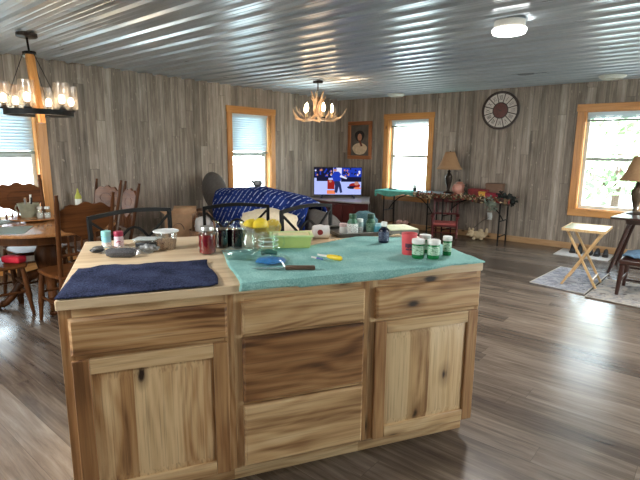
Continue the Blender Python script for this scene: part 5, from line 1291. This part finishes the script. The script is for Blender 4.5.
# outlet
o = thing('wall_outlet', 'white wall outlet with a plug and dark cord under the right folding table', 'outlet', (3.25, -0.001, 0.38))
MB().box(-0.04, 0.04, -0.008, 0, -0.06, 0.06).build('cover_plate', WHITEP, o, bevel=0.002)
MB().box(0.0, 0.05, -0.045, -0.0085, -0.03, 0.03).build('plug', WHITEP, o, bevel=0.004)
MB().tube([(0.0, -0.03, -0.02), (-0.12, -0.03, -0.10), (-0.26, -0.03, -0.24), (-0.34, -0.035, -0.30)], 0.004, 6).build('cord', BLACKP, o)

# ------------------------------------------------------------------ right-hand corner: tray table, lamp table, chair, rugs, shoes
LTW = wood('light_beech', srgb(222, 190, 142), srgb(202, 164, 114), srgb(164, 124, 80), 'z', 0.4, knots=0, k_obj=0.1)
ty_ = thing('folding_tray_table', 'light wooden folding tray table with crossed legs on the pale rug', 'tray table', (5.10, -2.06, 0), R(2))
MB().box(-0.20, 0.20, -0.255, 0.255, 0.62, 0.638).build('tray_top', plain('pale_mint_wood', srgb(190, 206, 172), 0.3, var=0.05), ty_, bevel=0.006)
m = MB()
for a0, a1, b0, b1 in ((-0.20, 0.20, -0.263, -0.2555), (-0.20, 0.20, 0.2555, 0.263), (-0.208, -0.2005, -0.263, 0.263), (0.2005, 0.208, -0.263, 0.263)): m.box(a0, a1, b0, b1, 0.615, 0.645)
m.build('tray_edge', LTW, ty_, bevel=0.002)
for e in (-1, 1):
    MB().beam((-0.17, e*0.20, 0.0), (0.17, e*0.20, 0.618), 0.022, 0.034, up=(0, 1, 0)).build('leg', LTW, ty_, bevel=0.003)
    MB().beam((0.17, e*0.172, 0.0), (-0.17, e*0.172, 0.618), 0.022, 0.034, up=(0, 1, 0)).build('leg', LTW, ty_, bevel=0.003)
MB().beam((-0.125, -0.2, 0.09), (-0.125, 0.2, 0.09), 0.02, 0.02).build('stretcher', LTW, ty_); MB().beam((0.125, -0.17, 0.09), (0.125, 0.17, 0.09), 0.02, 0.02).build('stretcher', LTW, ty_)
# lamp table
DKW = plain('dark_cherry_wood', srgb(58, 34, 28), 0.3, var=0.25, sc=10)
lt = thing('lamp_table', 'dark wooden side table with splayed legs in front of the right window', 'side table', (5.62, -1.08, 0), 0)
MB().prism([(-0.40, -0.42), (0.40, -0.42), (0.40, 0.36), (-0.32, 0.36)], 0.685, 0.71).build('top', DKW, lt, bevel=0.005)
MB().box(-0.26, 0.26, -0.26, 0.24, 0.62, 0.684).build('apron', DKW, lt)
for sx, sy in ((-1, -1), (1, -1), (1, 1), (-1, 1)):
    MB().tube([(sx*0.38, sy*0.30, 0), (sx*0.36, sy*0.29, 0.06), (sx*0.22, sy*0.20, 0.64)], [0.016, 0.020, 0.026], 10).build('leg', DKW, lt)
table_lamp((5.395, -1.00, 0.71), 0.42, 0.29, 0.205, 0.075, 'tan shaded table lamp on the dark side table, cut by the right edge', plain('aged_bronze', srgb(74, 60, 46), 0.4, 0.5, var=0.3))
# dark chair at right edge
dc = thing('wooden_armchair', 'dark wooden chair with a blue cloth on its seat, cut by the right edge', 'chair', (5.50, -2.33, 0), R(0))
MB().box(-0.03, 0.50, -0.03, 0.47, 0.335, 0.385).build('seat', DKW, dc, bevel=0.012)
for x, y in ((0.0, 0.0), (0.47, 0.0), (0.0, 0.44), (0.47, 0.44)):
    MB().tube([(x-0.02*(x < 0.2), y, 0), (x, y, 0.33)], [0.017, 0.026], 10).build('leg', DKW, dc)
for y in (0.02, 0.42): MB().tube([(0.49, y, 0.36), (0.56, y, 0.95)], 0.02, 8).build('back_post', DKW, dc)
MB().beam((0.555, 0.0, 0.90), (0.555, 0.44, 0.90), 0.03, 0.10).build('crest_rail', DKW, dc)
m = MB(); m.tube([(0, 0, 0.16), (0, 0.44, 0.16)], 0.011, 8); m.tube([(0.0, 0.22, 0.13), (0.47, 0.22, 0.13)], 0.011, 8); m.tube([(0, 0.44, 0.22), (0.47, 0.44, 0.22)], 0.011, 8); m.build('rung', DKW, dc)
def bcl(u, v):
    x = lerp(-0.02, 0.34, u); y = lerp(0.06, 0.40, v); z = 0.40+0.045*abs(fnz(x*8, y*8, 3))+0.04*math.sin(u*pi)*math.sin(v*pi)
    return (x, y, z)
o = MB().grid(20, 20, bcl).build('folded_cloth', plain('slate_blue_cloth', srgb(96, 126, 152), 0.9, var=0.3, sc=14), None, (5.50, -2.33, 0), 0, solid=0.012)
tag(o, 'slate blue cloth heaped on the seat of the dark chair at the right edge', 'cloth')
# rugs
def rug_mat(name, base, c1, c2, sc):
    t = NT(name); tc = t.add('TexCoord')
    n1 = t.add('TexNoise', {'Vector': tc.outputs['Object'], 'Scale': sc, 'Detail': 3, 'Distortion': 1.5}).outputs[0]
    n2 = t.add('TexVoronoi', {'Vector': tc.outputs['Object'], 'Scale': sc*0.8}).outputs['Distance']
    n3 = t.add('TexNoise', {'Vector': tc.outputs['Object'], 'Scale': 160, 'Detail': 2}).outputs[0]
    c = t.ramp(n1, [(0.45, base), (0.53, c1), (0.60, base), (0.68, c2)])
    c = t.mix(t.ramp(n2, [(0.12, (1, 1, 1)), (0.2, (0, 0, 0))]), c, c4(c2))
    c = t.mix(t.math('MULTIPLY', n3, 0.35), c, c4(tuple(0.5*x for x in base)))
    bsdf(t, c, 0.95); return t.m
def rug(pts, mat, label, z=0.012):
    o = thing('area_rug', label, 'rug', (0, 0, 0), 0, 'pale rugs at the right')
    MB().prism(pts, 0.0005, z).build('pile', mat, o, bevel=0.003)
    c_ = Vector((sum(p[0] for p in pts)/4, sum(p[1] for p in pts)/4))
    m = MB(); P_ = [Vector((p[0], p[1], z)) for p in pts]
    m.tube([p for p in P_], 0.006, 6, closed=True); m.build('bound_edge', plain('rug_binding', srgb(188, 182, 172), 0.9), o)
rug([(4.66, -2.44), (5.225, -2.54), (5.26, -1.42), (4.73, -1.42)], rug_mat('pale_grey_rug', srgb(176, 176, 182), srgb(112, 116, 130), srgb(96, 96, 104), 9), 'pale grey patterned rug under the folding tray table')
rug([(5.25, -2.62), (6.45, -2.72), (6.45, -1.75), (5.28, -1.72)], rug_mat('floral_beige_rug', srgb(172, 164, 154), srgb(126, 126, 132), srgb(66, 52, 54), 7), 'beige rug with dark flowers under the chair at the right edge')
sm = MB().prism([(4.44, -0.62), (5.12, -0.62), (5.12, -0.10), (4.44, -0.10)], 0.0005, 0.012).build('shoe_mat', plain('white_mat', srgb(206, 200, 194), 0.9, var=0.1, sc=40), None, None, None, bevel=0.003)
tag(sm, 'white mat holding dark shoes under the right window', 'mat')
SHO = plain('dark_shoe_leather', srgb(30, 28, 28), 0.6, var=0.3)
SOL = plain('shoe_sole', srgb(60, 52, 46), 0.8)
def shoe(x, y, rz, label, mat, h_):
    o = thing('shoe', label, 'shoe', (x, y, 0.012), rz, 'dark shoes on the white mat'); o.scale = (0.8, 0.9, 0.8)
    K = 10; L = 0.27
    out = [(0.0, 0.035), (0.05, 0.04), (0.12, 0.036), (0.19, 0.046), (0.25, 0.040), (0.27, 0.0), (0.25, -0.040), (0.19, -0.046), (0.12, -0.036), (0.05, -0.04), (0.0, -0.035), (-0.012, 0)]
    MB().prism(out, 0, 0.02).build('sole', SOL, o, bevel=0.004)
    m = MB(); rings = [(0.0, 0.030, h_), (0.05, 0.036, h_), (0.10, 0.034, h_*0.85), (0.15, 0.038, 0.062), (0.21, 0.040, 0.045), (0.255, 0.028, 0.025)]
    vs = []; n = 10
    for x_, w_, z_ in rings:
        for k in range(n):
            a = pi*k/(n-1); vs.append((x_, w_*math.cos(a), 0.021+z_*math.sin(a)**0.7))
    fs = [(i*n+k, i*n+k+1, (i+1)*n+k+1, (i+1)*n+k) for i in range(len(rings)-1) for k in range(n-1)]+[tuple(range(n)), tuple((len(rings)-1)*n+k for k in range(n))[::-1]]
    m.add(vs, fs); m.build('upper', mat, o)
    m = MB(); m.tube([(0.07, -0.018, 0.02+h_*0.98), (0.11, 0.018, 0.02+h_*0.80), (0.13, -0.016, 0.088), (0.15, 0.016, 0.085)], 0.004, 6); m.build('laces', plain('dark_lace', srgb(70, 66, 60), 0.8), o)
places = [(4.60, -0.20, -80, 'dark boot at the left end of the white mat', 0.15), (4.70, -0.20, -84, 'dark boot second from the left on the white mat', 0.15),
          (4.84, -0.22, -88, 'black shoe in the middle of the white mat, left of its pair', 0.09), (4.93, -0.22, -86, 'black shoe in the middle of the white mat, right of its pair', 0.09),
          (5.03, -0.21, -84, 'black shoe at the right end of the white mat', 0.09), (5.22, -0.22, -90, 'black shoe standing just off the right end of the white mat', 0.09)]
for x, y, a, lab, hh in places: shoe(x, y, R(a), lab, SHO, hh)

# ------------------------------------------------------------------ lights of the place
def pt_light(loc, e, col, r=0.05):
    L = bpy.data.lights.new('bulb_light', 'POINT'); L.energy = e; L.color = col; L.shadow_soft_size = r
    q = bpy.data.objects.new('bulb_light', L); COL.objects.link(q); q.location = loc
pt_light((1.38, -6.12, 1.70), 9, (1.0, 0.75, 0.5), 0.15)
pt_light((1.435, -2.344, 1.72), 6, (1.0, 0.72, 0.46), 0.15)

sun = bpy.data.lights.new('sun', 'SUN'); sun.energy = 40; sun.angle = 0.01; sun.color = (1.0, 0.98, 0.96)
so_ = bpy.data.objects.new('sun', sun); COL.objects.link(so_); so_.rotation_euler = Vector((0.36, -0.28, 1.0)).to_track_quat('Z', 'Y').to_euler()
w_ = bpy.data.worlds.new('sky'); S.world = w_; w_.use_nodes = True
nt = w_.node_tree; bg = nt.nodes['Background']
tcw = nt.nodes.new('ShaderNodeTexCoord'); sx = nt.nodes.new('ShaderNodeSeparateXYZ'); nt.links.new(tcw.outputs['Generated'], sx.inputs[0])
rp = nt.nodes.new('ShaderNodeValToRGB'); nt.links.new(sx.outputs[2], rp.inputs[0])
rp.color_ramp.elements[0].position = 0.0; rp.color_ramp.elements[0].color = (0.97, 1.0, 0.98, 1)
rp.color_ramp.elements[1].position = 0.5; rp.color_ramp.elements[1].color = (0.70, 0.85, 1.0, 1)
nt.links.new(rp.outputs[0], bg.inputs[0]); bg.inputs[1].default_value = 16.0

# ------------------------------------------------------------------ render look
S.view_settings.view_transform = 'Standard'; S.view_settings.look = 'None'
S.view_settings.exposure = 0.12; S.view_settings.gamma = 1.0; S.view_settings.use_curve_mapping = False
S.cycles.use_denoising = True
S.cycles.max_bounces = 10; S.cycles.diffuse_bounces = 5; S.cycles.glossy_bounces = 4; S.cycles.transparent_max_bounces = 24; S.cycles.transmission_bounces = 6
S.cycles.sample_clamp_indirect = 6.0
S.cycles.caustics_reflective = False; S.cycles.caustics_refractive = False
